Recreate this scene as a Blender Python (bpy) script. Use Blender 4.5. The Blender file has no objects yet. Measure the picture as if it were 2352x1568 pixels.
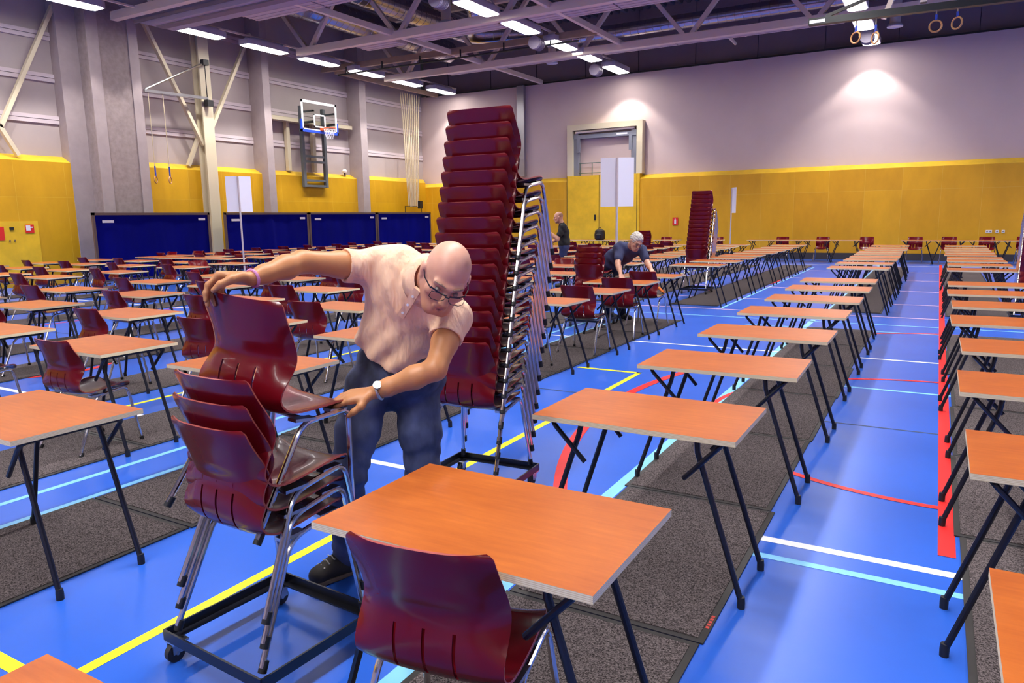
import bpy, math, random
import numpy as np
from mathutils import Vector, Matrix

random.seed(7)
rng = np.random.default_rng(7)
SC = bpy.context.scene
COL = SC.collection
PI = math.pi

# ------------------------------------------------------------------ camera constants
F_PX, PITCH, YAW, ROLL, CAMZ = 1675.76754715, 0.16712758, -0.52585374, -0.01510593, 1.61086322

def cam_axes():
    cy, sy = math.cos(YAW), math.sin(YAW); cp, sp = math.cos(PITCH), math.sin(PITCH); cr, sr = math.cos(ROLL), math.sin(ROLL)
    f = Vector((sy*cp, cy*cp, -sp)); rt = Vector((cy, -sy, 0)); up = rt.cross(f)
    return rt*cr + up*sr, -rt*sr + up*cr, f
RT, UP, FW = cam_axes()
BK = -FW
CAM = Vector((0, 0, CAMZ))

def at(u, v, d):
    """the point of the hall seen at (u, v) in the photograph, d metres along the view axis"""
    return CAM + (FW + RT*((u-1176)/F_PX) - UP*((v-784)/F_PX))*d

# ------------------------------------------------------------------ materials
def new_mat(name):
    m = bpy.data.materials.new(name); m.use_nodes = True
    nt = m.node_tree
    return m, nt, nt.nodes['Principled BSDF']

def setp(b, **k):
    names = dict(base='Base Color', rough='Roughness', metal='Metallic', spec='Specular IOR Level', coat='Coat Weight', coatr='Coat Roughness',
                 trans='Transmission Weight', ior='IOR', alpha='Alpha', sheen='Sheen Weight', sss='Subsurface Weight', em='Emission Color', ems='Emission Strength')
    for a, v in k.items():
        s = b.inputs[names[a]]
        if a in ('base', 'em'): s.default_value = (*v, 1)
        else: s.default_value = v

def texco(nt, scale=(1, 1, 1), rot=(0, 0, 0), out='Object'):
    t = nt.nodes.new('ShaderNodeTexCoord'); mp = nt.nodes.new('ShaderNodeMapping')
    mp.inputs['Scale'].default_value = scale; mp.inputs['Rotation'].default_value = rot
    nt.links.new(t.outputs[out], mp.inputs['Vector'])
    return mp.outputs['Vector']

def noise(nt, vec, scale, detail=3, rough=.5):
    n = nt.nodes.new('ShaderNodeTexNoise'); n.inputs['Scale'].default_value = scale
    n.inputs['Detail'].default_value = detail; n.inputs['Roughness'].default_value = rough
    nt.links.new(vec, n.inputs['Vector'])
    return n.outputs['Fac']

def ramp(nt, fac, stops):
    r = nt.nodes.new('ShaderNodeValToRGB')
    e = r.color_ramp.elements
    while len(e) < len(stops): e.new(.5)
    for x, (p, c) in zip(e, stops): x.position = p; x.color = (*c, 1)
    nt.links.new(fac, r.inputs['Fac'])
    return r.outputs['Color']

def bump(nt, b, h, strength, dist=.01):
    n = nt.nodes.new('ShaderNodeBump'); n.inputs['Strength'].default_value = strength; n.inputs['Distance'].default_value = dist
    nt.links.new(h, n.inputs['Height']); nt.links.new(n.outputs['Normal'], b.inputs['Normal'])

def mul(c, k): return tuple(min(1, x*k) for x in c)

def mat(name, base, rough=.5, var=0, vscale=6, stretch=(1, 1, 1), bmp=0, bscale=60, bdist=.004, **k):
    m, nt, b = new_mat(name)
    setp(b, base=base, rough=rough, **k)
    if var:
        v = texco(nt, stretch)
        nt.links.new(ramp(nt, noise(nt, v, vscale, 4, .6), [(.3, mul(base, 1-var)), (.7, mul(base, 1+var))]), b.inputs['Base Color'])
    if bmp:
        bump(nt, b, noise(nt, texco(nt, stretch), bscale, 3), bmp, bdist)
    return m

M = {}
M['floor'] = mat('blue_sports_floor', (.022, .112, .58), .30, var=.06, vscale=1.3, spec=.5)
M['white_line'] = mat('white_line_paint', (.80, .82, .90), .4)
M['lightblue_line'] = mat('light_blue_line_paint', (.20, .55, .88), .4)
M['yellow_line'] = mat('yellow_line_paint', (.88, .80, .02), .4)
M['red_line'] = mat('red_line_paint', (.80, .02, .02), .4)
M['pink_line'] = mat('faded_pink_line_paint', (.75, .50, .72), .4)
M['dark_line'] = mat('floor_seam', (.03, .05, .12), .5)

def carpet(name, a, b_, sc):
    m, nt, b = new_mat(name); setp(b, rough=.95, spec=.15)
    v = texco(nt)
    nt.links.new(ramp(nt, noise(nt, v, sc, 4, .8), [(.40, a), (.62, b_)]), b.inputs['Base Color'])
    bump(nt, b, noise(nt, v, sc*1.4, 2), .9, .008)
    return m
M['carpet'] = carpet('dark_grey_carpet', (.012, .009, .010), (.21, .175, .18), 150)
M['rubber'] = mat('black_rubber_edge', (.022, .02, .02), .6)
M['red_tag'] = mat('red_tag', (.5, .05, .04), .6)

def laminate():
    m, nt, b = new_mat('orange_brown_laminate'); setp(b, rough=.36, spec=.38, coat=.12, coatr=.28)
    v = texco(nt, (1.2, 9, 1))
    n = noise(nt, v, 5, 6, .62)
    v2 = texco(nt, (1, 1, 1))
    n2 = noise(nt, v2, 3.2, 3, .5)
    mx = nt.nodes.new('ShaderNodeMath'); mx.operation = 'ADD'; nt.links.new(n, mx.inputs[0]); nt.links.new(n2, mx.inputs[1])
    hf = nt.nodes.new('ShaderNodeMath'); hf.operation = 'MULTIPLY'; hf.inputs[1].default_value = .5; nt.links.new(mx.outputs[0], hf.inputs[0])
    nt.links.new(ramp(nt, hf.outputs[0], [(.35, (.36, .078, .007)), (.52, (.44, .108, .012)), (.68, (.52, .138, .018))]), b.inputs['Base Color'])
    return m
M['laminate'] = laminate()

def ply():
    m, nt, b = new_mat('pale_plywood_edge'); setp(b, rough=.55)
    w = nt.nodes.new('ShaderNodeTexWave'); w.wave_type = 'BANDS'; w.bands_direction = 'Z'
    w.inputs['Scale'].default_value = 62; w.inputs['Distortion'].default_value = .6
    nt.links.new(texco(nt), w.inputs['Vector'])
    nt.links.new(ramp(nt, w.outputs['Fac'], [(.1, (.66, .51, .28)), (.6, (.84, .72, .46))]), b.inputs['Base Color'])
    return m
M['ply'] = ply()
M['black_metal'] = mat('black_powder_coated_steel', (.006, .007, .014), .32, spec=.5)
M['black_cap'] = mat('black_plastic_cap', (.008, .008, .010), .5)

M['shell'] = mat('glossy_wine_red_shell', (.140, .003, .008), .22, var=.10, vscale=5, spec=.28, coat=.2, coatr=.06)
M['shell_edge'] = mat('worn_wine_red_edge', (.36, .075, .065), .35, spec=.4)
M['chrome'] = mat('chrome_tube', (.70, .67, .67), .18, metal=1)
M['steel'] = mat('bright_steel', (.55, .55, .56), .3, metal=1)

# hall
def panels(name, along, w, h, c1, c2, seam, rough=.42):
    m, nt, b = new_mat(name); setp(b, rough=rough, spec=.4)
    t = nt.nodes.new('ShaderNodeTexCoord'); s = nt.nodes.new('ShaderNodeSeparateXYZ'); c = nt.nodes.new('ShaderNodeCombineXYZ')
    nt.links.new(t.outputs['Object'], s.inputs[0]); nt.links.new(s.outputs[along], c.inputs['X']); nt.links.new(s.outputs['Z'], c.inputs['Y'])
    k = nt.nodes.new('ShaderNodeTexBrick'); k.offset = 0; k.squash = 1
    k.inputs['Scale'].default_value = 1; k.inputs['Brick Width'].default_value = w; k.inputs['Row Height'].default_value = h
    k.inputs['Mortar Size'].default_value = .006; k.inputs['Mortar Smooth'].default_value = .3
    k.inputs['Color1'].default_value = (*c1, 1); k.inputs['Color2'].default_value = (*c2, 1); k.inputs['Mortar'].default_value = (*seam, 1)
    nt.links.new(c.outputs[0], k.inputs['Vector'])
    n = noise(nt, texco(nt, (1, 1, .5)), 1.6, 5, .6)
    mx = nt.nodes.new('ShaderNodeMixRGB'); mx.blend_type = 'MULTIPLY'; mx.inputs['Fac'].default_value = .55
    nt.links.new(k.outputs['Color'], mx.inputs['Color1'])
    nt.links.new(ramp(nt, n, [(.3, (.72, .70, .66)), (.7, (1, 1, 1))]), mx.inputs['Color2'])
    nt.links.new(mx.outputs[0], b.inputs['Base Color'])
    return m
M['wains_back'] = panels('yellow_ply_panels_end_wall', 'X', 1.145, 2.36, (.80, .42, .012), (.72, .36, .010), (.82, .49, .07))
M['wains_left'] = panels('yellow_ply_panels_side_wall', 'Y', 1.30, 2.36, (.76, .42, .012), (.68, .36, .010), (.78, .48, .05))
M['plywood_plain'] = mat('yellow_plywood', (.80, .49, .018), .42, var=.12, vscale=2)
M['wall_grey'] = mat('pale_mauve_grey_wall', (.62, .485, .45), .7, var=.03, vscale=.8)
M['wall_panel'] = mat('grey_steel_wall_sheet', (.43, .365, .35), .6, var=.04, vscale=1.2)
M['wall_rib'] = mat('pale_steel_wall_rib', (.64, .55, .57), .6)
M['concrete'] = mat('rough_concrete', (.30, .24, .23), .85, var=.14, vscale=7, bmp=.4, bscale=40)
M['concrete_edge'] = mat('smooth_concrete', (.38, .315, .31), .8, var=.06, vscale=4)
M['cream_steel'] = mat('cream_painted_steel', (.66, .58, .40), .45)
M['white_steel'] = mat('white_painted_steel', (.86, .73, .58), .45)
M['deck'] = mat('dark_roof_deck', (.13, .115, .13), .55)
M['upper_grey'] = mat('upper_grey_wall', (.24, .195, .205), .8, var=.05, vscale=1)
M['galv'] = mat('galvanised_duct', (.52, .50, .58), .22, metal=1, bmp=.25, bscale=9, stretch=(1, 14, 1))
M['galv_x'] = mat('galvanised_pipe', (.46, .45, .58), .25, metal=1)
M['lamp_glow'] = mat('lit_lamp_diffuser', (1, 1, 1), .5, em=(1, .955, .93), ems=24)
M['navy'] = mat('navy_curtain_fabric', (.002, .003, .16), .9, spec=.08, var=.15, vscale=2.2, stretch=(1, 1, .25))
M['bronze'] = mat('bronze_brown_frame', (.13, .085, .075), .5)
M['sticker'] = mat('white_sticker', (.75, .72, .8), .5)
M['card'] = mat('white_card_board', (.80, .79, .86), .6)
M['pole'] = mat('grey_pole', (.50, .43, .44), .5)
M['red_sign'] = mat('red_sign_face', (.72, .02, .015), .5)
M['white_plain'] = mat('white_plastic', (.80, .78, .80), .5)
M['dark_plain'] = mat('dark_plastic', (.012, .011, .012), .5)
M['grey_green'] = mat('grey_green_steel', (.11, .125, .135), .4)
M['grey_gate'] = mat('blue_grey_steel', (.20, .21, .25), .4)
M['blue_pad'] = mat('blue_board_padding', (.01, .06, .55), .5)
M['orange_rim'] = mat('orange_rim', (.85, .12, .02), .4)
M['net'] = mat('white_net_cord', (.8, .8, .82), .8)
M['rope'] = mat('cream_rope', (.56, .46, .30), .85)
M['wood_ring'] = mat('wooden_ring', (.56, .28, .10), .45)
M['blue_strap'] = mat('blue_strap', (.02, .06, .45), .6)
M['tan_plank'] = mat('tan_timber', (.40, .28, .19), .6, var=.1, vscale=3)

def glass():
    m, nt, b = new_mat('clear_board'); setp(b, base=(.93, .97, .95), rough=.03, trans=1.0, ior=1.02, spec=.3)
    return m
M['glass'] = glass()

# people
M['skin'] = mat('tanned_skin', (.60, .265, .10), .48, var=.13, vscale=14, bmp=.12, bscale=160, bdist=.001, sss=.05)
M['skin_pale'] = mat('pale_skin', (.56, .29, .20), .5, var=.1, vscale=14, sss=.05)
M['scalp'] = M['skin']
M['polo'] = mat('salmon_pink_cotton', (.92, .60, .40), .85, var=.04, vscale=6, bmp=.55, bscale=11, bdist=.05, stretch=(1.6, 1.6, .5))
M['jeans'] = mat('dark_blue_denim', (.050, .062, .125), .85, var=.8, vscale=6, stretch=(1, 1, .6), bmp=.3, bscale=300, bdist=.001)
M['shoe'] = mat('dark_brown_suede', (.020, .015, .012), .75, var=.3, vscale=30)
M['sole'] = mat('grey_brown_sole', (.10, .075, .06), .7)
M['lace'] = mat('pale_lace', (.45, .42, .38), .7)
M['navy_shirt'] = mat('navy_cotton', (.030, .036, .10), .85, var=.1, vscale=6)
M['dark_jeans'] = mat('charcoal_trousers', (.012, .014, .035), .85)
M['black_shirt'] = mat('black_cotton', (.010, .011, .014), .85, var=.2, vscale=6)
M['blue_jeans'] = mat('blue_denim', (.016, .025, .10), .85, var=.3, vscale=8)
M['grey_hair'] = mat('silver_grey_hair', (.50, .46, .42), .7, var=.35, vscale=60, bmp=.8, bscale=90, bdist=.01)
M['stubble'] = mat('cropped_brown_hair', (.30, .155, .10), .7)
M['fringe'] = mat('cropped_grey_hair', (.52, .36, .29), .7)
M['frame_black'] = mat('dark_spectacle_frame', (.01, .008, .02), .25)
M['lens'] = glass()
M['lip'] = mat('lip', (.42, .13, .10), .5)
M['eye'] = mat('eye', (.25, .20, .17), .2)
M['brow'] = mat('grey_brow', (.28, .17, .12), .8)
M['wristband'] = mat('pink_wristband', (.62, .25, .50), .6)

# ------------------------------------------------------------------ mesh helpers
class MB:
    def __init__(s): s.v = []; s.f = []; s.m = []
    def add(s, verts, faces, mi=0):
        o = len(s.v); s.v += [tuple(p) for p in verts]
        for f in faces: s.f.append(tuple(i+o for i in f)); s.m.append(mi)
    def box(s, c, size, mi=0, rot=None):
        hx, hy, hz = size[0]/2, size[1]/2, size[2]/2
        P = [Vector((x, y, z)) for x in (-hx, hx) for y in (-hy, hy) for z in (-hz, hz)]
        if rot is not None: P = [rot @ p for p in P]
        s.add([p+Vector(c) for p in P], [(0, 1, 3, 2), (4, 6, 7, 5), (0, 4, 5, 1), (2, 3, 7, 6), (0, 2, 6, 4), (1, 5, 7, 3)], mi)
        return s
    def span(s, a, b, mi=0):
        return s.box([(a[i]+b[i])/2 for i in range(3)], [abs(b[i]-a[i]) for i in range(3)], mi)
    def bar(s, p, q, w, h, mi=0, up=(0, 0, 1)):
        p, q = Vector(p), Vector(q); d = q-p; y = d.normalized(); x = y.cross(Vector(up))
        if x.length < 1e-4: x = y.cross(Vector((1, 0, 0)))
        x.normalize(); z = x.cross(y)
        return s.box((p+q)/2, (w, d.length, h), mi, Matrix((x, y, z)).transposed())
    def tube(s, pts, r, n=8, mi=0, cap=True, closed=False):
        pts = [Vector(p) for p in pts]; N = len(pts)
        rs = r if isinstance(r, (list, tuple)) else [r]*N
        tang = []
        for i in range(N):
            a = pts[(i-1) % N] if closed else pts[max(i-1, 0)]; b = pts[(i+1) % N] if closed else pts[min(i+1, N-1)]
            tang.append((b-a).normalized())
        u = tang[0].orthogonal().normalized(); rings = []
        for i in range(N):
            t = tang[i]; u = (u-t*u.dot(t))
            if u.length < 1e-6: u = t.orthogonal()
            u.normalize(); w = t.cross(u)
            rings.append([pts[i]+(u*math.cos(2*PI*k/n)+w*math.sin(2*PI*k/n))*rs[i] for k in range(n)])
        V = [p for g in rings for p in g]; Fc = []
        for i in range(N if closed else N-1):
            j = (i+1) % N
            for k in range(n): Fc.append((i*n+k, i*n+(k+1) % n, j*n+(k+1) % n, j*n+k))
        if cap and not closed:
            Fc.append(tuple(range(n-1, -1, -1))); Fc.append(tuple((N-1)*n+k for k in range(n)))
        s.add(V, Fc, mi); return s
    def cyl(s, p, q, r, n=12, mi=0): return s.tube([p, q], r, n, mi)
    def lathe(s, prof, c, n=16, mi=0, axis=None):
        R = Matrix.Identity(3) if axis is None else Vector((0, 0, 1)).rotation_difference(Vector(axis)).to_matrix()
        V = []
        for (r, z) in prof:
            for k in range(n): V.append(Vector(c) + R @ Vector((r*math.cos(2*PI*k/n), r*math.sin(2*PI*k/n), z)))
        Fc = [(i*n+k, i*n+(k+1) % n, (i+1)*n+(k+1) % n, (i+1)*n+k) for i in range(len(prof)-1) for k in range(n)]
        Fc.append(tuple(range(n-1, -1, -1))); Fc.append(tuple((len(prof)-1)*n+k for k in range(n)))
        s.add(V, Fc, mi); return s
    def torus(s, c, R, r, axis=(0, 0, 1), n=24, m=8, mi=0):
        q = Vector((0, 0, 1)).rotation_difference(Vector(axis)).to_matrix()
        return s.tube([Vector(c)+q @ Vector((R*math.cos(2*PI*k/n), R*math.sin(2*PI*k/n), 0)) for k in range(n)], r, m, mi, closed=True)
    def prism(s, outline, fn, t0, t1, mi=0):
        n = len(outline)
        V = [fn(a, b, t0) for a, b in outline]+[fn(a, b, t1) for a, b in outline]
        s.add(V, [tuple(range(n)), tuple(range(2*n-1, n-1, -1))]+[(i, i+n, (i+1) % n+n, (i+1) % n) for i in range(n)], mi); return s
    def quad(s, x0, y0, x1, y1, z, mi): s.add([(x0, y0, z), (x1, y0, z), (x1, y1, z), (x0, y1, z)], [(0, 1, 2, 3)], mi); return s
    def mesh(s, name, mats, smooth=35):
        me = bpy.data.meshes.new(name); me.from_pydata(s.v, [], s.f)
        for m in (mats if isinstance(mats, (list, tuple)) else [mats]): me.materials.append(m)
        me.polygons.foreach_set('material_index', s.m)
        if smooth:
            me.polygons.foreach_set('use_smooth', [True]*len(s.f)); me.set_sharp_from_angle(angle=math.radians(smooth))
        me.update(); return me
    def build(s, name, mats, parent=None, smooth=35): return link(name, s.mesh(name, mats, smooth), parent)

def link(name, data, parent=None):
    o = bpy.data.objects.new(name, data); COL.objects.link(o)
    if parent is not None: o.parent = parent
    return o

def tag(o, label, cat, group=None):
    o['label'] = label; o['category'] = cat
    if group: o['group'] = group
    return o

def struct(o): o['kind'] = 'structure'; return o

def thing(name, label, cat, loc=(0, 0, 0), rz=0, group=None, rot=None):
    o = link(name, None); o.location = loc; o.rotation_euler = rot if rot else (0, 0, rz); o.empty_display_size = .1
    return tag(o, label, cat, group)

def copy_tree(src, parent=None):
    c = src.copy(); COL.objects.link(c)
    if parent is not None: c.parent = parent
    for ch in KIDS.get(src.name, []): copy_tree(ch, c)
    return c
KIDS = {}
def register(root):
    for o in list(COL.objects):
        if o.parent is not None and o.name not in KIDS.get('_seen', set()):
            KIDS.setdefault(o.parent.name, []).append(o); KIDS.setdefault('_seen', set()).add(o.name)

def rounded(pts, radii, n=5):
    pts = [Vector(p) for p in pts]; out = [pts[0]]
    for i in range(1, len(pts)-1):
        r = radii[i-1] if isinstance(radii, (list, tuple)) else radii
        a = pts[i]+(pts[i-1]-pts[i]).normalized()*r; b = pts[i]+(pts[i+1]-pts[i]).normalized()*r
        for k in range(n+1):
            t = k/n; out.append(a*(1-t)**2+pts[i]*2*t*(1-t)+b*t*t)
    out.append(pts[-1]); return out

def catmull(P, n):
    P = [np.array(p, float) for p in P]; P = [2*P[0]-P[1]]+P+[2*P[-1]-P[-2]]; out = []
    for i in range(1, len(P)-2):
        for k in range(n):
            t = k/n; a, b, c, d = P[i-1], P[i], P[i+1], P[i+2]
            out.append(.5*((2*b)+(-a+c)*t+(2*a-5*b+4*c-d)*t*t+(-a+3*b-3*c+d)*t**3))
    out.append(P[-2]); return np.array(out)

ORD = ['first', 'second', 'third', 'fourth', 'fifth', 'sixth', 'seventh', 'eighth', 'ninth', 'tenth', 'eleventh', 'twelfth', 'thirteenth', 'fourteenth',
       'fifteenth', 'sixteenth', 'seventeenth', 'eighteenth', 'nineteenth', 'twentieth']

_kids = {}
def kids_map():
    _kids.clear()
    for o in bpy.data.objects:
        if o.parent is not None: _kids.setdefault(o.parent.name, []).append(o)
def copy_tree(src, parent=None):
    c = src.copy(); COL.objects.link(c)
    if parent is not None: c.parent = parent
    for ch in _kids.get(src.name, []): copy_tree(ch, c)
    return c

# ================================================================== THE HALL
XL, YB, XR, YR, ZC = -21.0, 28.3, 13.0, -13.0, 9.7
ROWS = [.715, 2.045, 3.385, 4.665, 5.945, 7.26, 8.46, 9.68, 10.86, 13.43, 14.63, 15.8, 16.85, 17.95, 19.0, 20.1, 21.2, 22.6]   # far edge of each row of desks
AISLE0, AISLE1 = 11.1, 13.1

def hall():
    # ---- floor with its painted lines
    b = MB(); b.quad(XL-.4, YR, XR, YB+.6, 0, 0)
    Z = .0012
    def along(x, y0, y1, w, mi, z=Z): b.quad(x-w/2, y0, x+w/2, y1, z, mi)
    def across(y, x0, x1, w, mi, z=Z): b.quad(x0, y-w/2, x1, y+w/2, z, mi)
    def arc(cx, cy, R, a0, a1, w, mi, z=Z, n=60):
        V = []
        for i in range(n+1):
            a = math.radians(a0+(a1-a0)*i/n)
            V += [(cx+(R-w/2)*math.cos(a), cy+(R-w/2)*math.sin(a), z), (cx+(R+w/2)*math.cos(a), cy+(R+w/2)*math.sin(a), z)]
        b.add(V, [(2*i, 2*i+1, 2*i+3, 2*i+2) for i in range(n)], mi)
    W, LB, Y, R, P, D = 1, 2, 3, 4, 5, 6
    along(-2.6, 1.2, 7.14, .055, Y); across(7.11, -3.3, -2.57, .055, Y); across(1.2, -9, -2.57, .055, Y, .0016)
    along(-1.565, -2, 12.0, .075, LB); along(-4.65, -3, 11.4, .05, LB); along(-4.29, -3, 11.2, .05, LB)
    along(-1.50, 12.0, 25.5, .075, LB); along(-3.2, 12.8, 24, .045, LB); along(-9.2, -1, 24, .05, LB)
    across(3.625, -20, 12, .06, W); across(3.43, -.68, 12, .05, LB)
    across(8.96, -20, 12, .055, W, .0018); across(7.38, -1.5, 12, .05, LB); across(11.8, -6, 12, .05, LB); across(11.09, -2.4, 12, .05, LB)
    for y in (12.72, 14.58): across(y, -20, 12, .06, P, .0018)
    for y in (17.1, 19.8, 22.5): across(y, -12, 12, .07, P, .0018)
    across(25.2, -12, 12, .09, W, .0018)
    across(6.03, -20, 12, .025, D); along(.145, 3.82, 26, .075, R, .0020)
    arc(.15, 6.2, 1.73, 0, 360, .05, R, .0024, 120)
    arc(2.83, 6.0, 5.2, 150, 212, .085, R, .0024)
    arc(.35, 9.45, 1.73, 30, 140, .05, R, .0024); arc(-8.9, 4.5, .7, -60, 90, .09, R, .0024); arc(-7.5, 18.5, 4.2, -40, 40, .07, R, .0024)
    along(-12.6, -1, 24, .05, R); along(-6.2, -1, 24, .05, Y, .0014)
    struct(b.build('floor', [M['floor'], M['white_line'], M['lightblue_line'], M['yellow_line'], M['red_line'], M['pink_line'], M['dark_line']], smooth=0))

    # ---- end wall: yellow panelling with a sloped ledge, grey wall, dark upper band
    b = MB(); zt, zl, yu = 3.10, 3.27, YB+.32
    b.add([(XL-.4, YB, 0), (XR, YB, 0), (XR, YB, zt), (XL-.4, YB, zt)], [(0, 1, 2, 3)], 0)
    b.add([(XL-.4, YB, zt), (XR, YB, zt), (XR, yu, zl), (XL-.4, yu, zl)], [(0, 1, 2, 3)], 1)
    b.add([(XL-.4, yu, zl), (XR, yu, zl), (XR, yu, 7.22), (XL-.4, yu, 7.22)], [(0, 1, 2, 3)], 2)
    b.add([(XL-.4, yu, 7.22), (XR, yu, 7.22), (XR, yu+.35, 7.22), (XL-.4, yu+.35, 7.22)], [(0, 1, 2, 3)], 3)
    b.add([(XL-.4, yu+.35, 7.22), (XR, yu+.35, 7.22), (XR, yu+.35, ZC), (XL-.4, yu+.35, ZC)], [(0, 1, 2, 3)], 3)
    b.span((XL, yu-.02, 7.19), (XR, yu+.02, 7.25), 4)
    for i in range(14): b.span((-20+i*2.3, yu+.325, 7.25), (-19.985+i*2.3, yu+.35, ZC), 4)
    struct(b.build('wall_back', [M['wains_back'], M['plywood_plain'], M['wall_grey'], M['upper_grey'], M['dark_plain']], smooth=0))
    struct(MB().span((XL, YB-.02, 0), (XR, YB, .235)).build('baseboard_back', mat('dark_skirting', (.05, .04, .04), .6), smooth=0))
    # ---- side wall
    b = MB(); zt, zl, xu = 3.31, 3.49, XL-.36
    b.add([(XL, YR, 0), (XL, YB, 0), (XL, YB, zt), (XL, YR, zt)], [(3, 2, 1, 0)], 0)
    b.add([(XL, YR, zt), (XL, YB, zt), (xu, YB+.32, zl), (xu, YR, zl)], [(3, 2, 1, 0)], 1)
    b.add([(xu, YR, zl), (xu, YB+.4, zl), (xu, YB+.4, ZC), (xu, YR, ZC)], [(3, 2, 1, 0)], 2)
    for z in (4.36, 5.47, 6.56, 7.66):
        b.span((xu, YR, z), (xu+.05, YB+.3, z+.10), 3); b.span((xu, YR, z+.115), (xu+.05, YB+.3, z+.215), 3)
    struct(b.build('wall_left', [M['wains_left'], M['plywood_plain'], M['wall_panel'], M['wall_rib']], smooth=0))
    struct(MB().span((XR, YR, 0), (XR+.2, YB+.7, ZC)).build('wall_right', M['wall_grey'], smooth=0))
    struct(MB().span((XL-.5, YR-.2, 0), (XR+.2, YR, ZC)).build('wall_rear', M['wall_grey'], smooth=0))
    # ---- corrugated roof deck
    b = MB(); x = XL-.5; prof = []
    while x < XR+.2:
        prof += [(x, ZC), (x+.12, ZC), (x+.16, ZC-.11), (x+.28, ZC-.11)]; x += .32
    V = [(px, YR-.2, pz) for px, pz in prof]+[(px, YB+.8, pz) for px, pz in prof]; n = len(prof)
    b.add(V, [(i, i+1, i+1+n, i+n) for i in range(n-1)])
    struct(b.build('ceiling', M['deck'], smooth=0))

    # ---- columns, pilasters and wind braces of the side wall
    b = MB(); b.span((XL-.36, 12.45, 0), (-20.55, 13.95, ZC)); b.span((-20.55, 12.45, 0), (-20.52, 12.78, ZC), 1); b.span((-20.55, 13.66, 0), (-20.52, 13.95, ZC), 1)
    b.span((XL-.36, 11.9, 0), (-20.98, 12.45, ZC), 1)
    tag(struct(b.build('concrete_column', [M['concrete'], M['concrete_edge']], smooth=0)), 'broad raw concrete column against the yellow side wall', 'column')
    b = MB(); b.span((-21.0, 16.08, 0), (-20.96, 16.47, ZC)); b.span((-20.68, 16.08, 0), (-20.64, 16.47, ZC)); b.span((-20.96, 16.255, 0), (-20.68, 16.295, ZC))
    tag(struct(b.build('steel_column', M['cream_steel'], smooth=0)), 'cream painted steel column carrying the crossed wind braces', 'column')
    for y0, y1, what in ((18.62, 18.93, 'slim concrete pilaster between steel column and basketball board'), (23.58, 23.97, 'slim concrete pilaster between basketball board and gathered net')):
        tag(struct(MB().span((XL-.36, y0, 0), (-20.66, y1, ZC)).build('concrete_pilaster', M['concrete_edge'], smooth=0)), what, 'pilaster')
    for p, q, what in (((-21.1, 12.1, 7.75), (-21.1, 10.27, 4.12), 'cream diagonal brace beside the broad concrete column'),
                       ((-21.1, 10.20, 4.25), (-21.1, 10.62, 3.44), 'short cream brace foot resting on the yellow ledge'),
                       ((-20.85, 14.3, 7.75), (-20.85, 16.16, 4.10), 'cream diagonal brace running down to the steel column from the concrete column'),
                       ((-20.85, 18.35, 7.95), (-20.85, 16.4, 4.45), 'cream diagonal brace running down to the steel column from the pilaster'),
                       ((-20.95, 16.12, 4.45), (-21.1, 15.72, 3.44), 'short cream brace end under the crossing, on the ledge toward the concrete column'),
                       ((-20.95, 16.42, 4.3), (-21.1, 16.66, 3.44), 'short cream brace end under the crossing, on the ledge toward the pilaster')):
        tag(struct(MB().bar(p, q, .10, .13, 0, (1, 0, 0)).build('wind_brace', M['cream_steel'], smooth=0)), what, 'brace')
hall()

# ------------------------------------------------------------------ roof trusses, ties, panels, ducts
def truss(y, x0, x1, zb, what, nodes):
    t = thing('roof_truss', what, 'roof truss', ((x0+x1)/2, y, zb), group='roof trusses')
    ox = (x0+x1)/2
    MB().bar((x0-ox, 0, .11), (x1-ox, 0, .11), .20, .22).build('bottom_chord', M['white_steel'], t, 0)
    MB().bar((x0-ox, 0, 2.25), (x1-ox, 0, 2.25), .20, .2).build('top_chord', M['white_steel'], t, 0)
    for nx in nodes:
        for s in (-1, 1):
            MB().bar((nx-ox+s*.12, 0, .2), (nx-ox+s*1.8, 0, 2.2), .13, .13).build('web_brace', M['white_steel'], t, 0)
for y, x0, zb, what in ((13.15, -20.3, 7.2, 'white roof truss in front of the big boxed curtain housing'), (18.65, -18.9, 7.06, 'white roof truss crossing the middle of the hall ceiling'),
                        (23.75, -19.4, 7.02, 'white roof truss closest to the end wall')):
    truss(y, x0, XR, zb, what, [-18.4+3.72*i for i in range(8)])
tag(MB().bar((-20.9, 21.8, 7.32), (-9.5, 21.8, 7.22), .14, .2, 0).build('roof_beam', M['tan_plank'], smooth=0), 'slim tan roof beam between the two far trusses', 'beam')
b = MB(); b.tube([(-19.9, 21.6, 7.0), (-10.0, 21.6, 6.98)], .03, 6)
for i in range(6): b.span((-19.5+i*1.7, 21.58, 7.0), (-19.46+i*1.7, 21.62, 7.25))
tag(b.build('ceiling_rail', M['dark_plain']), 'thin black pipe rail hanging under the tan roof beam', 'rail')
for x, y0, y1, what in ((-14.9, 10, 28.5, 'long white tie bar across the trusses on the side of the columns'), (-9.5, 15, 24, 'shorter white tie bar between trusses over the hall middle')):
    tag(MB().bar((x, y0, 7.25), (x, y1, 7.25), .12, .16).build('tie_bar', M['white_steel'], smooth=0), what, 'tie bar')
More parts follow.
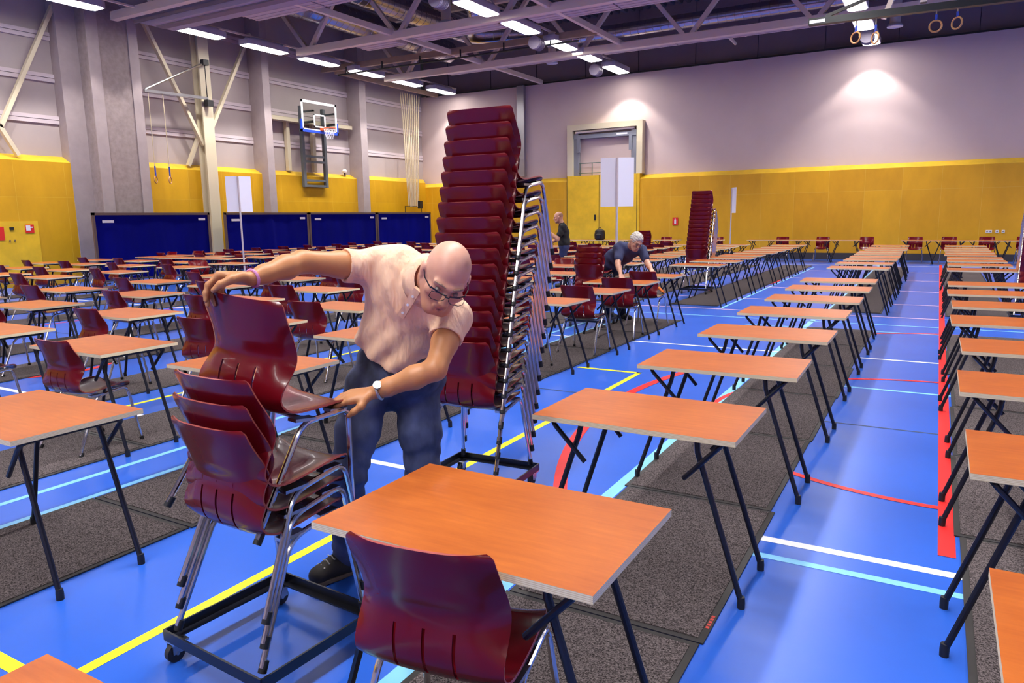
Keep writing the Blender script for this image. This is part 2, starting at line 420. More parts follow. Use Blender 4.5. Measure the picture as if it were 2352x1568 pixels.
for y, nm, segs in ((14.9, 'behind the boxed curtain housing', ((-17.0, -11.5), (-10.5, -2.85), (-1.8, 5.6))), (19.45, 'behind the middle truss', ((-16.9, -15.3), (-14.6, -11.5), (-10.5, -2.85), (-1.8, 5.6))),
                        (24.5, 'behind the truss by the end wall', ((-17.0, -11.5), (-10.5, -2.85), (-1.8, 5.6)))):
    for k_, (x0, x1) in enumerate(segs):
        b = MB(); b.span((x0, y-.45, 7.20), (x1, y+.45, 7.28)); n = max(1, int((x1-x0)/2.6))
        for k in range(4): b.span((x0, y-.36+k*.22, 7.185), (x1, y-.30+k*.22, 7.20))
        for k in range(1, n): b.span((x0+k*2.6, y-.45, 7.18), (x0+k*2.6+.02, y+.45, 7.20), 1)
        tag(b.build('radiant_panel', [mat('pale_panel_sheet', (.62, .52, .50), .5) if not k_ and y < 15 else bpy.data.materials['pale_panel_sheet'], M['upper_grey']], smooth=0), f'pale radiant ceiling panel {nm}, {ORD[k_]} from the column side', 'heating panel', 'radiant ceiling panels')
tag(MB().bar((-20.3, 21.9, 7.22), (-20.3, 28.5, 7.2), .12, .18).build('edge_beam', M['tan_plank'], smooth=0), 'tan edge beam above the gathered net along the column wall', 'beam')
t = thing('alarm_lamp', 'small white alarm lamp on the yellow ledge by the basketball board', 'lamp', (-21.12, 23.0, 3.40))
MB().lathe([(.05, 0), (.04, .14)], (0, 0, 0), 10).build('base', M['bronze'], t); MB().lathe([(.09, .14), (.11, .2), (.06, .28)], (0, 0, 0), 12).build('dome', M['white_plain'], t)
t = thing('round_sign', 'round white sign with red ring at the frame edge above the yellow ledge', 'sign', (-21.3, 10.0, 3.72))
MB().cyl((0, 0, 0), (.02, 0, 0), .19, 24).build('face', M['white_plain'], t); MB().torus((.02, 0, 0), .15, .025, (1, 0, 0), 24, 6).build('ring', M['red_sign'], t)
# boxed divider curtain housing, chamfered at its end
b = MB(); x0, x1 = -20.4, 12.9
prof = [(x0-.4, 7.9), (x0+.2, 7.5), (x0+.55, 7.18), (x0+1.2, 7.0), (x1, 7.0), (x1, 7.9)]
b.prism(prof, lambda a, c, t: (a, t, c), 13.45, 14.25, 0)
b.span((x0+.6, 13.40, 7.12), (x1, 13.45, 7.20), 1); b.span((x0+.2, 13.40, 7.45), (x1, 13.45, 7.5), 1); b.span((x0+1.3, 13.6, 6.96), (x1, 13.85, 7.0), 1)
tag(b.build('curtain_housing', [mat('pale_lilac_sheet', (.40, .345, .41), .55), M['upper_grey']], smooth=0), 'big pale boxed curtain housing with a chamfered end under the roof', 'curtain housing')
def duct(pts, r, name, what, m):
    b = MB(); P = rounded(pts, .5, 6); b.tube(P, r, 20)
    for i in range(len(pts)-1):
        p, q = Vector(pts[i]), Vector(pts[i+1]); L = (q-p).length; n = int(L/.28)
        for k in range(1, n): b.torus(p+(q-p)*k/n, r, .012, (q-p).normalized(), 20, 4)
    tag(b.build(name, m), what, 'duct')
duct([(-17.9, 9, 8.35), (-17.9, 26, 8.35)], .42, 'ventilation_duct', 'ribbed silver duct running along the side of the columns', M['galv'])
duct([(-15.9, 10, 8.5), (-15.9, 24.5, 8.5), (-13.5, 25.9, 8.5)], .36, 'ventilation_duct', 'ribbed silver duct that bends toward the middle near the end wall', M['galv'])
duct([(-12.5, 19.2, 9.0), (-13.4, 21.1, 7.9)], .25, 'ventilation_duct', 'short sloping silver duct between the two far trusses', M['galv'])
duct([(-13.4, 26.2, 8.25), (XR-.5, 26.2, 8.25)], .24, 'ventilation_duct', 'long smooth silver pipe along the end wall near the roof', M['galv_x'])
for x0, x1, y, z, what in ((-12, -6.5, 27.2, 8.05, 'thin white pipe under the silver pipe, upper one'), (-12, -6.9, 27.4, 7.85, 'thin white pipe under the silver pipe, lower one')):
    tag(MB().tube(rounded([(x0, y, z), (x1, y, z), (x1+.1, y+.7, z-.15)], .15), .06, 8).build('pipe', M['white_steel']), what, 'pipe')
for x, y, z, what in ((-14.1, 20.4, 7.75, 'white round ceiling vent above the middle truss'), (-14.1, 27.9, 7.8, 'white round ceiling vent beside the end wall duct'), (-1.65, 27.5, 7.45, 'white round ceiling vent behind the black rail with rings')):
    v = thing('ceiling_vent', what, 'vent', (x, y, z), group='round ceiling vents')
    MB().cyl((0, 0, .1), (0, 0, 1.2), .16, 16).build('neck', M['white_steel'], v)
    MB().lathe([(.06, .04), (.20, .03), (.235, .0), (.24, .03), (.17, .12)], (0, 0, 0), 20).build('grille', M['white_plain'], v)
# ceiling lamps
LX = (-19.2, -11.0, -2.33, 6.2)
LYS = {-19.2: [27.25, 24.85, 22.4, 19.9, 17.5, 15.0, 11.25], -11.0: [27.1, 24.45, 22.4, 19.75, 17.35], -2.33: [27.25, 24.9, 22.4], 6.2: [27.25]}
def lamp_proto():
    t = thing('ceiling_light', 'lit ceiling lamp', 'ceiling light', (0, 0, 0), group='strip lamps under the roof')
    b = MB(); ol = [(-.20, -.86), (.20, -.86), (.27, -.74), (.27, .74), (.20, .86), (-.20, .86), (-.27, .74), (-.27, -.74)]
    b.prism(ol, lambda a, c, z: (a, c, z), .0, .16); b.prism([(a*.6, c*.8) for a, c in ol], lambda a, c, z: (a, c, z), .16, .24)
    b.build('housing', mat('pale_lamp_housing', (.5, .46, .52), .5), t, 0)
    MB().prism([(a*.88, c*.95) for a, c in ol], lambda a, c, z: (a, c, z), -.012, -.001).build('diffuser', M['lamp_glow'], t, 0)
    return t
LP = lamp_proto(); kids_map()
ld = bpy.data.lights.new('lamp_light', 'SPOT'); ld.spot_size = math.radians(100); ld.spot_blend = .32; ld.shadow_soft_size = .11; ld.energy = 320; ld.color = (1, .955, .93)
RN = {-19.2: 'row beside the columns', -11.0: 'row over the hall middle', -2.33: 'row over the empty desks', 6.2: 'row outside the view'}
first = True
for x in LX:
    ys = list(LYS[x]); y = ys[-1]-2.5
    vis = len(ys)
    while y > -12: ys.append(y); y -= 2.45
    for i, y in enumerate(ys):
        o = LP if first else copy_tree(LP); first = False
        o.location = (x, y, 7.1)
        o['label'] = f'lit strip ceiling lamp, {ORD[i]} from the end wall, {RN[x]}'
        for dy in (-.64, .64):
            l = bpy.data.objects.new('lamp_light', ld); COL.objects.link(l); l.parent = o; l.location = (0, dy, -.12)
for x in LX[:3]:
    tag(MB().bar((x, 8, 7.38), (x, 28.4, 7.38), .06, .05).build('lamp_rail', M['white_steel'], smooth=0), f'thin white carrier rail above the lamp {RN[x]}', 'rail')
for (x, y, z), what in (((-11.5, 16.15, 7.15), 'white drum ceiling speaker in front of the middle truss'), ((-11.3, 21.1, 7.0), 'white drum ceiling speaker behind the middle truss'), ((-11.35, 25.85, 6.95), 'white drum ceiling speaker by the end wall, middle lamp row'),
                        ((-2.33, 26.15, 7.0), 'white drum ceiling speaker between lamps over the empty desks')):
    t = thing('ceiling_speaker', what, 'speaker', (x, y, z), group='drum speakers between the lamps')
    MB().lathe([(.02, -.22), (.16, -.20), (.20, -.13), (.20, -.02)], (0, 0, 0), 20, 0, (0, -1, 0)).build('dome', M['white_plain'], t)
    b = MB(); b.lathe([(.20, .0), (.19, .4)], (0, 0, 0), 20, 0, (0, 1, 0))
    for k in range(6): b.torus((0, .05+.06*k, 0), .2, .012, (0, 1, 0), 20, 4)
    b.build('ribbed_body', mat('lilac_grey_plastic', (.30, .26, .33), .5), t)
    MB().span((-.02, .15, .15), (.02, .2, .35)).build('bracket', M['dark_plain'], t, 0)
# gymnastics rail with two pairs of rings
t = thing('ring_rail', 'black ceiling rail carrying the two pairs of gymnastic rings', 'rail', (0, 17, 5.5))
MB().bar((-2.62, 0, .02), (2.2, 0, -.05), .16, .13).build('beam', mat('dark_green_black_steel', (.015, .018, .018), .4), t, 0)
MB().bar((-2.3, .0, .1), (.2, 0, .85), .06, .06).build('strut', M['dark_plain'], t, 0)
b = MB(); b.bar((-1.3, .9, .1), (-.6, .9, 2.0), .1, .1); b.bar((-.55, 0, .1), (-.55, .2, 3), .12, .12); b.build('hanger', M['white_steel'], t, 0)
MB().span((-2.6, -.085, -.02), (-2.3, -.081, .04)).build('sticker', M['sticker'], t, 0)
def hung_ring(x, y, ztop, zring, R, label, grp, axis=(0, 1, 0), m='wood_ring'):
    t = thing('gymnastic_ring', label, 'gymnastic ring', (x, y, ztop), group=grp)
    dz = zring+R-ztop
    MB().cyl((0, 0, 0), (0, 0, dz+.25 if dz < -.5 else dz*.5), .012, 6).build('rope', M['rope'], t)
    MB().span((-.02, -.012, dz-.0), (.02, .012, dz+(.3 if dz < -.5 else -dz*.5))).build('strap', M['blue_strap'], t, 0)
    MB().torus((0, 0, dz-R), R, .017, axis, 28, 8).build('ring', M[m], t)
for i, (x, zr) in enumerate(((-1.72, 5.13), (-1.36, 5.08), (-.318, 5.16), (.033, 5.17))):
    hung_ring(x, 17, 5.46, zr-.02, .105, f'wooden gymnastic ring on the black rail, {ORD[i]} from its stickered end', 'rings under the black rail', (.5, .8, 0) if i in (0,) else ((.7, .6, 0) if i == 1 else ((0, 1, 0) if i == 2 else (.6, .8, 0))))
# folding arm with rings on the side wall
t = thing('ring_hanger_rail', 'grey swinging steel arm with stay on the cream column', 'wall arm', (-20.5, 16.1, 5.5))
MB().bar((0, -2.1, -.02), (0, .1, .03), .07, .08).build('arm', M['steel'], t, 0)
MB().tube([(0, -2.05, .02), (0, .05, 1.1)], .03, 8).build('stay', M['steel'], t)
b = MB(); b.box((0, .12, -.12), (.18, .22, .2)); b.box((0, .08, 1.12), (.16, .2, .16)); b.span((-.01, .07, .0), (.01, .09, 1.1)); b.build('bracket', M['dark_plain'], t, 0)
for y, s in ((14.12, 'closer to the concrete column'), (14.6, 'closer to the cream column')):
    hung_ring(-20.5, y, 5.45, 2.92, .10, f'gymnastic ring on a long cord by the yellow wall, {s}', 'rings on the wall arm', (.8, .5, 0))

# ------------------------------------------------------------------ basketball board
def hoop():
    x = -20.2
    t = thing('basketball_hoop', 'glass basketball board with blue padding, orange rim and net on the side wall', 'basketball hoop', (-20.2, 20.8, 4.9))
    w, h = .9, 1.06
    MB().span((-.012, -w, 0), (.0, w, h)).build('backboard', M['glass'], t, 0)
    b = MB()
    for a, c in (((.0, -w, h-.09), (.014, w, h)), ((.0, -w, 0), (.014, w, .06)), ((0, -w, 0), (.014, -w+.08, h)), ((0, w-.08, 0), (.014, w, h))): b.span(a, c)
    b.build('border', M['white_plain'], t, 0)
    b = MB()
    for a, c in (((.0, -.30, .56), (.014, .30, .61)), ((0, -.30, .14), (.014, .30, .19)), ((0, -.30, .14), (.014, -.24, .61)), ((0, .24, .14), (.014, .30, .61))): b.span(a, c)
    b.build('target_square', M['white_plain'], t, 0)
    b = MB(); b.span((-.04, -w-.05, -.07), (.03, w+.05, .02)); b.span((-.04, -w-.05, -.07), (.03, -w+.01, .36)); b.span((-.04, w-.01, -.07), (.03, w+.05, .36))
    b.build('padding', M['blue_pad'], t, 0)
    b = MB(); b.torus((.38, .1, .10), .225, .012, (0, 0, 1), 28, 6); b.span((0, .0, .04), (.17, .2, .12)); b.build('rim', M['orange_rim'], t)
    b = MB()
    for k in range(12):
        for s in (1, -1):
            P = []
            for j in range(6):
                a = 2*PI*(k/12+s*j/24*.9); r = .22-.02*j
                P.append((.38+r*math.cos(a), .1+r*math.sin(a), .10-.075*j))
            b.tube(P, .006, 4, 0, False)
    b.build('net', M['net'], t)
    b = MB()
    for y in (-.26, .88): b.span((-.75, y-.06, -2.0), (-.62, y+.06, .95))
    for z in (-.85, -1.05, -1.75, -1.95): b.span((-.74, -.26, z-.04), (-.64, .88, z+.04))
    for y in (-.26, .88): b.span((-.66, y-.04, .3), (-.03, y+.04, .38)); b.span((-.66, y-.04, .7), (-.03, y+.04, .76))
    b.build('support_frame', M['grey_green'], t, 0)
    b = MB(); b.span((-1.1, -1.9, .36), (-.75, 2.6, .50)); b.span((-1.1, -.75, -1.4), (-.95, -.6, .36)); b.span((-1.1, .55, -1.4), (-.95, .7, .36)); b.build('wall_beam', M['cream_steel'], t, 0)
hoop()
# gathered divider net
t = thing('gathered_net', 'gathered cream divider net hanging by the wall corner', 'net', (-20.5, 26.7, 2.2))
for k in range(9):
    s = k/8-.5
    MB().tube([(0, s*1.35, 4.85), (0, s*1.05, 3.6), (0, s*.9, 1.6), (.02*math.sin(k), s*.68, 0)], [.022, .028, .028, .022], 6).build('net_fold', M['rope'], t)
MB().box((.05, .42, .08), (.14, .2, .34)).build('winch_box', M['dark_plain'], t, 0)
b = MB(); b.span((-.02, -.62, -.0), (.02, .6, .02)); b.span((-.02, -.62, -2.15), (.0, -.60, 0)); b.span((-.02, .58, -2.15), (.0, .60, 0)); b.build('outline_tape', M['dark_plain'], t, 0)
# red signs and cabinet on the side wall
def red_sign(loc, w, h, label, along):
    t = thing('safety_sign', label, 'sign', loc)
    f = (lambda a, c, e: (e, a, c)) if along == 'Y' else (lambda a, c, e: (a, -e, c))
    def rect(a0, c0, a1, c1, e0, e1): return MB().prism([(a0, c0), (a1, c0), (a1, c1), (a0, c1)], f, e0, e1)
    rect(-w/2, -h/2, w/2, h/2, .014, .024).build('face', M['red_sign'], t, 0)
    return t, rect
t, rect = red_sign((XL, 10.62, 1.53), .22, .22, 'square red fire hose sign with white symbol on the yellow side wall', 'Y')
b = MB(); b.v = []; rect(-.09, -.05, .02, .09, .024, .028).build('symbol', M['white_plain'], t, 0); rect(.02, .02, .08, .05, .024, .028).build('symbol', M['white_plain'], t, 0)
t, rect = red_sign((XL, 9.88, 1.42), .22, .34, 'tall red sign at the frame edge on the yellow side wall', 'Y')
t, rect = red_sign((-8.94, YB, 1.40), .22, .30, 'red fire extinguisher sign on the yellow end wall behind the chair stack', 'X')
rect(-.035, -.10, .035, .07, .024, .028).build('symbol', M['white_plain'], t, 0); rect(-.015, .07, .015, .11, .024, .028).build('symbol', M['white_plain'], t, 0)
t = thing('hose_cabinet', 'flush yellow hose cabinet door in the side wall', 'cabinet', (XL, 10.0, .8))
MB().span((0, -1.2, -.6), (.012, .85, .93)).build('door', M['plywood_plain'], t, 0)
MB().box((.02, .18, .74), (.02, .10, .07)).build('latch', M['dark_plain'], t, 0)
for y in (.10, .22): MB().lathe([(.02, 0), (.024, .02)], (.012, y, .43), 10, 0, (1, 0, 0)).build('knob', M['bronze'], t)
for x, n_, what in ((1.42, 2, 'double white wall socket'), (1.645, 1, 'single white wall socket in the middle of the row'), (1.81, 1, 'single white wall socket at the end of the row')):
    b = MB(); w = .085*n_; b.span((x-w/2, YB-.014, .92), (x+w/2, YB, 1.01))
    for k in range(n_): b.lathe([(.026, 0), (.024, .004)], (x-w/2+.042+.085*k, YB-.014, .965), 12, 1, (0, -1, 0))
    tag(b.build('wall_socket', [M['white_plain'], M['upper_grey']], smooth=0), what+' on the yellow end wall', 'socket', 'sockets on the end wall')

# ------------------------------------------------------------------ gate, door, duct in the end wall
t = thing('loading_gate', 'pale framed gate recess with grey roller posts above the yellow panels', 'gate', (-12.0, YB, 3.3))
b = MB(); b.span((-1.62, -.02, 0), (-1.37, .32, 1.84)); b.span((1.42, -.02, 0), (1.66, .32, 1.84)); b.span((-1.62, -.02, 1.84), (1.66, .32, 2.06)); b.build('surround', M['cream_steel'], t, 0)
for q in (-1, 1):
    b = MB(); b.span((q*1.37, .1, 0), (q*1.16, .3, 1.72)); b.span((q*1.2, .05, .95), (q*1.07, .12, 1.6)); b.build('post', M['grey_gate'], t, 0)
MB().span((-1.36, .06, 1.5), (1.38, .3, 1.66)).build('header', M['grey_gate'], t, 0)
MB().tube([(-1.3, .1, 1.76), (1.3, .1, 1.80)], .05, 10).build('roller', M['white_steel'], t)
MB().span((.55, .05, 1.56), (1.0, .06, 1.62)).build('sticker', M['sticker'], t, 0)
b = MB()
for z in (.12, .52): b.tube([(-1.15, .2, z), (1.15, .2, z)], .018, 6)
for x in (-1.1, -.58, 0, .58, 1.1): b.tube([(x, .2, 0), (x, .2, .54)], .02, 6)
b.build('railing', mat('green_grey_railing', (.10, .16, .13), .5), t)
b = MB(); b.span((-13.62, YB-.035, .24), (-10.42, YB+.3, 3.30))
for x in (-13.63, -12.17, -10.54): b.span((x, YB-.038, .24), (x+.018, YB-.03, 3.3), 1)
d = struct(b.build('door_1', [M['plywood_plain'], M['dark_plain']], smooth=0))
MB().box((-12.33, YB-.055, 1.6), (.06, .04, .22)).build('door_handle', M['dark_plain'], d, 0)
tag(MB().span((-16.08, YB+.12, 3.4), (-15.74, YB+.31, 7.2)).build('vertical_duct', mat('dull_galvanised_sheet', (.42, .41, .44), .3, metal=.8), smooth=0), 'vertical galvanised duct on the grey end wall', 'duct')

# ------------------------------------------------------------------ blue partition screens
PY = [(11.6, 15.3), (15.85, 19.48), (19.52, 23.22), (23.26, 26.9)]
PW = ['beside the concrete column', 'with the cream column at its edge', 'below the basketball board', 'closest to the end wall']
for (y0, y1), w in zip(PY, PW):
    t = thing('partition_screen', f'navy fabric screen in a bronze frame, {w}', 'partition', (-19.75, (y0+y1)/2, 0), group='navy screens along the side wall')
    h = (y1-y0)/2; H = 1.93
    b = MB(); b.span((-.03, -h, H-.07), (.03, h, H)); b.span((-.03, -h, 0), (.03, -h+.07, H)); b.span((-.03, h-.07, 0), (.03, h, H)); b.span((-.03, -h, .05), (.03, h, .1))
    b.build('frame', M['bronze'], t, 0)
    b = MB(); n = 70; V = []
    ph = rng.uniform(0, 6, 4)
    for i in range(n+1):
        a = i/n; y = -h+.05+(2*h-.1)*a
        g = .012*math.sin(a*38+ph[0])+.010*math.sin(a*17+ph[1])+(.03*math.exp(-((a-.53)/.025)**2))
        for k, z in enumerate((.1, .7, 1.3, H-.06)): V.append((g*(1-.25*k)+.004, y+.06*math.exp(-((a-.53)/.05)**2)*(3-k)*.6, z))
    b.add(V, [(i*4+k, i*4+k+1, (i+1)*4+k+1, (i+1)*4+k) for i in range(n) for k in range(3)])
    b.build('curtain', M['navy'], t, 80)
    for y, z, ww in ((-h+.42, H-.24, .32), (h-.3, H-.2, .24)):
        MB().span((.03, y-ww/2, z-.035), (.036, y+ww/2, z+.035)).build('sticker', M['sticker'], t, 0)
    for y in (-h+.1, h-.1): MB().span((-.35, y-.03, 0), (.35, y+.03, .05)).build('foot_bar', M['bronze'], t, 0)

# ================================================================== FURNITURE
# ---- exam desk
def desk_meshes():
    D = {}
    b = MB(); W, T, H = .45, .2925, .74
    b.span((-W, -T, H-.022), (W, T, H))
    b.m = [1, 1, 1, 1, 1, 1]
    # faces: x-, x+, y-, y+, z-, z+
    b.m[4] = 0; b.m[5] = 0
    D['top'] = b.mesh('desk_top', [M['laminate'], M['ply']], 0)
    for sx in (-1, 1):
        for sy in (-1, 1):
            b = MB(); b.tube([(sx*.262, sy*.165, .705), (sx*.272, sy*.18, .64), (sx*.472, sy*.19, .03)], .0125, 10); D['leg', sx, sy] = b.mesh('desk_leg', M['black_metal'])
            b = MB(); b.lathe([(.016, 0), (.0165, .028), (.0145, .05)], (sx*.474, sy*.19, 0), 12); D['cap', sx, sy] = b.mesh('desk_cap', M['black_cap'])
        b = MB(); b.tube(rounded([(sx*.225, -.215, .53), (sx*.385, -.228, .703), (sx*.385, .228, .703), (sx*.225, .215, .53)], .035, 4), .011, 8)
        D['brace', sx] = b.mesh('desk_brace', M['black_metal'])
        b = MB(); b.tube([(sx*.262, -.165, .705), (sx*.262, .165, .705)], .012, 8); b.span((sx*.24, -.10, .712), (sx*.40, -.06, .718)); b.span((sx*.24, .06, .712), (sx*.40, .10, .718))
        D['rail', sx] = b.mesh('desk_rail', M['black_metal'])
        b = MB()
        for sy in (-1, 1): b.tube([(sx*.262, sy*.165, .705), (sx*.272, sy*.18, .64), (sx*.474, sy*.19, 0)], .0135, 6)
        b.tube([(sx*.262, -.165, .705), (sx*.262, .165, .705)], .012, 6)
        b.tube([(sx*.225, -.215, .53), (sx*.385, -.228, .703), (sx*.385, .228, .703), (sx*.225, .215, .53)], .011, 6)
        D['frame', sx] = b.mesh('desk_end_frame', M['black_metal'])
    return D
DM = desk_meshes()
def make_desk(near):
    t = thing('exam_desk', '', 'desk')
    link('tabletop', DM['top'], t)
    if near:
        for sx in (-1, 1):
            for sy in (-1, 1):
                l = link('leg', DM['leg', sx, sy], t); link('foot_cap', DM['cap', sx, sy], l)
            link('brace', DM['brace', sx], t); link('rail', DM['rail', sx], t)
    else:
        for sx in (-1, 1): link('leg_frame', DM['frame', sx], t)
    return t

# ---- stacking chair
def chair_meshes():
    D = {}
    # centre line (y forward, z up) from the seat front over the seat and up the back, with half widths
    K = [(.238, .408, .150), (.228, .430, .178), (.195, .446, .196), (.13, .448, .207), (.05, .438, .212), (-.03, .428, .214), (-.095, .424, .215), (-.145, .436, .216), (-.178, .468, .2165), (-.190, .515, .216),
         (-.190, .565, .215), (-.187, .610, .213), (-.190, .655, .212), (-.201, .705, .211), (-.216, .755, .210), (-.228, .797, .208), (-.232, .813, .204), (-.2345, .822, .188)]
    C = catmull(K, 3); N = len(C)
    T = sorted([-1, -.985, -.95, -.88, -.80, -.70, -.60, -.52, -.26, -.16, -.085, .085, .16, .26, .52, .60, .70, .80, .88, .95, .985, 1]
               + [c+e for c in (-.40, 0, .40) for e in (-.022, .022)])
    ns = len(T)
    P = np.zeros((N, ns, 3))
    for i, (y, z, w) in enumerate(C):
        s = i/(N-1)
        d = C[min(i+1, N-1)]-C[max(i-1, 0)]; d = d[:2]/np.linalg.norm(d[:2]); nrm = np.array([d[1], -d[0]])   # toward the sitter / upward
        if nrm[1] < 0 and s < .4: nrm = -nrm
        up = min(max((z-.43)/.20, 0), 1); up = up*up*(3-2*up)
        for j, t in enumerate(T):
            a = abs(t)
            back = up*(.050*a**2.6 + .020*max(0, (a-.62)/.38)**1.5)
            q = min(max((z-.62)/.20, 0), 1); back *= 1-.55*q*q*(3-2*q)
            seat = (1-up)*(.020*a**3)
            P[i, j] = (t*w, y+back, z+seat)
            if up > 0 and z < .66:      # lumbar fullness and side flare at the foot of the back
                P[i, j, 1] += .012*(1-a**2)*math.exp(-((z-.61)/.05)**2)
    # top edge falls a little towards the corners
    gi = np.gradient(P, axis=0); gj = np.gradient(P, axis=1); nr = np.cross(gj, gi); nr /= np.linalg.norm(nr, axis=2, keepdims=True)+1e-9
    th = .0072
    Q = P-nr*th
    # keep the back shell behind: choose the sign so that Q lies below the seat
    if Q[12, ns//2, 2] > P[12, ns//2, 2]: Q = P+nr*th
    V = [tuple(p) for p in P.reshape(-1, 3)]+[tuple(p) for p in Q.reshape(-1, 3)]
    o = N*ns; Fc = []
    holes = set()
    for c in (-.40, 0, .40):
        j = [k for k in range(ns-1) if abs((T[k]+T[k+1])/2-c) < .01][0]
        for i in range(N-1):
            zc, yc = (C[i][1]+C[i+1][1])/2, (C[i][0]+C[i+1][0])/2
            if .455 < zc < .575 and yc < -.1: holes.add((i, j))
    for i in range(N-1):
        for j in range(ns-1):
            a, b_, c, d = i*ns+j, i*ns+j+1, (i+1)*ns+j+1, (i+1)*ns+j
            if (i, j) in holes:
                for (p, q, nb) in ((a, b_, (i-1, j)), (b_, c, None), (c, d, (i+1, j)), (d, a, None)):
                    if nb is None or nb not in holes: Fc.append((p, q, q+o, p+o))
            else:
                Fc.append((a, d, c, b_)); Fc.append((a+o, b_+o, c+o, d+o))
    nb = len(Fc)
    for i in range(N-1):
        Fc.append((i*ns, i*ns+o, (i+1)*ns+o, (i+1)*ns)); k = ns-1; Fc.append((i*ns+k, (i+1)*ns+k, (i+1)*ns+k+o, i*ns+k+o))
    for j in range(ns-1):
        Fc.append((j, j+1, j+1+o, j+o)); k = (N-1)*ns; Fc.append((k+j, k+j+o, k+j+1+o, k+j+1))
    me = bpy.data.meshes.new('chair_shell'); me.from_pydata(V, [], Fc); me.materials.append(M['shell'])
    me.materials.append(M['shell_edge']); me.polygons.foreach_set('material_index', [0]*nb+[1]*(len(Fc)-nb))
    me.polygons.foreach_set('use_smooth', [True]*len(Fc))
    bm_fix(me); me.set_sharp_from_angle(angle=math.radians(50))
    D['shell'] = me
    for sx in (-1, 1):
        path = rounded([(sx*.243, -.236, .018), (sx*.212, -.062, .398), (sx*.203, .182, .432), (sx*.240, .238, .018)], [.06, .05], 6)
        D['frame', sx] = MB().tube(path, .0108, 10).mesh('chair_leg_frame', M['chrome'])
        D['frame_far', sx] = MB().tube(path, .0112, 6).mesh('chair_leg_frame_far', M['chrome'])
        for nm, p, q in (('rear', (sx*.2435, -.238, 0), (sx*.2405, -.221, .036)), ('front', (sx*.2405, .2385, 0), (sx*.2373, .234, .036))):
            D['cap', sx, nm] = MB().cyl(p, q, .0150, 12).mesh('chair_foot_cap', M['black_cap'])
    b = MB(); b.tube([(-.206, -.02, .404), (-.17, -.02, .402), (.17, -.02, .402), (.206, -.02, .404)], .009, 8); b.tube([(-.203, .14, .424), (.203, .14, .424)], .009, 8)
    for sx in (-1, 1): b.span((sx*.20-.02, -.10, .404), (sx*.20+.02, .0, .416)); b.span((sx*.19-.02, .08, .424), (sx*.19+.02, .17, .436))
    D['cross'] = b.mesh('chair_crossbar', M['steel'])
    return D
def bm_fix(me):
    import bmesh
    bm = bmesh.new(); bm.from_mesh(me); bmesh.ops.recalc_face_normals(bm, faces=bm.faces); bm.to_mesh(me); bm.free()
CM = chair_meshes()
def make_chair(near):
    t = thing('stacking_chair', '', 'chair')
    link('seat_shell', CM['shell'], t)
    for sx in (-1, 1):
        f = link('leg_frame', CM['frame' if near else 'frame_far', sx], t)
        if near:
            for nm in ('rear', 'front'): link('foot_cap', CM['cap', sx, nm], f)
    if near: link('crossbar', CM['cross'], t)
    return t
PROTO = {('desk', True): make_desk(True), ('desk', False): make_desk(False), ('chair', True): make_chair(True), ('chair', False): make_chair(False)}
kids_map(); _used = set()
def place(kind, near, loc, rot, label, group):
    k = (kind, near); o = PROTO[k] if k not in _used else copy_tree(PROTO[k]); _used.add(k)
    o.location = loc; o.rotation_euler = rot if isinstance(rot, (tuple, list)) else (0, 0, rot)
    o['label'] = label; o['group'] = group
    return o

# ---- the desk grid: right edge of each column, name used in labels
COLS = [('R', 1.065, 'column beyond the red-lined aisle'), ('R2', 3.75, 'outermost column past the aisle'),
        ('A', -.625, 'cleared column along the wide blue aisle'), ('B', -3.225, 'column just past the yellow floor line'), ('C', -4.835, 'second column past the yellow line'),
        ('D', -6.495, 'third column past the yellow line'), ('E', -8.285, 'fourth column past the yellow line'), ('F', -9.95, 'fifth column past the yellow line'),
        ('G', -12.78, 'sixth column past the yellow line'), ('H', -14.52, 'seventh column past the yellow line'), ('I', -16.23, 'eighth column past the yellow line'), ('J', -17.85, 'column beside the navy screens')]
def visible(x, y, z=.6, m=160):
    p = Vector((x, y, z))-CAM; d = p.dot(FW)
    if d < .3: return False
    u, v = 1176+F_PX*p.dot(RT)/d, 784-F_PX*p.dot(UP)/d
    e = m+F_PX*.75/d
    return -e < u < 2352+e and -e < v < 1568+e
SPECIAL = {('A', 1): (-.6166, 2.043, 0)}
jit = random.Random(3)
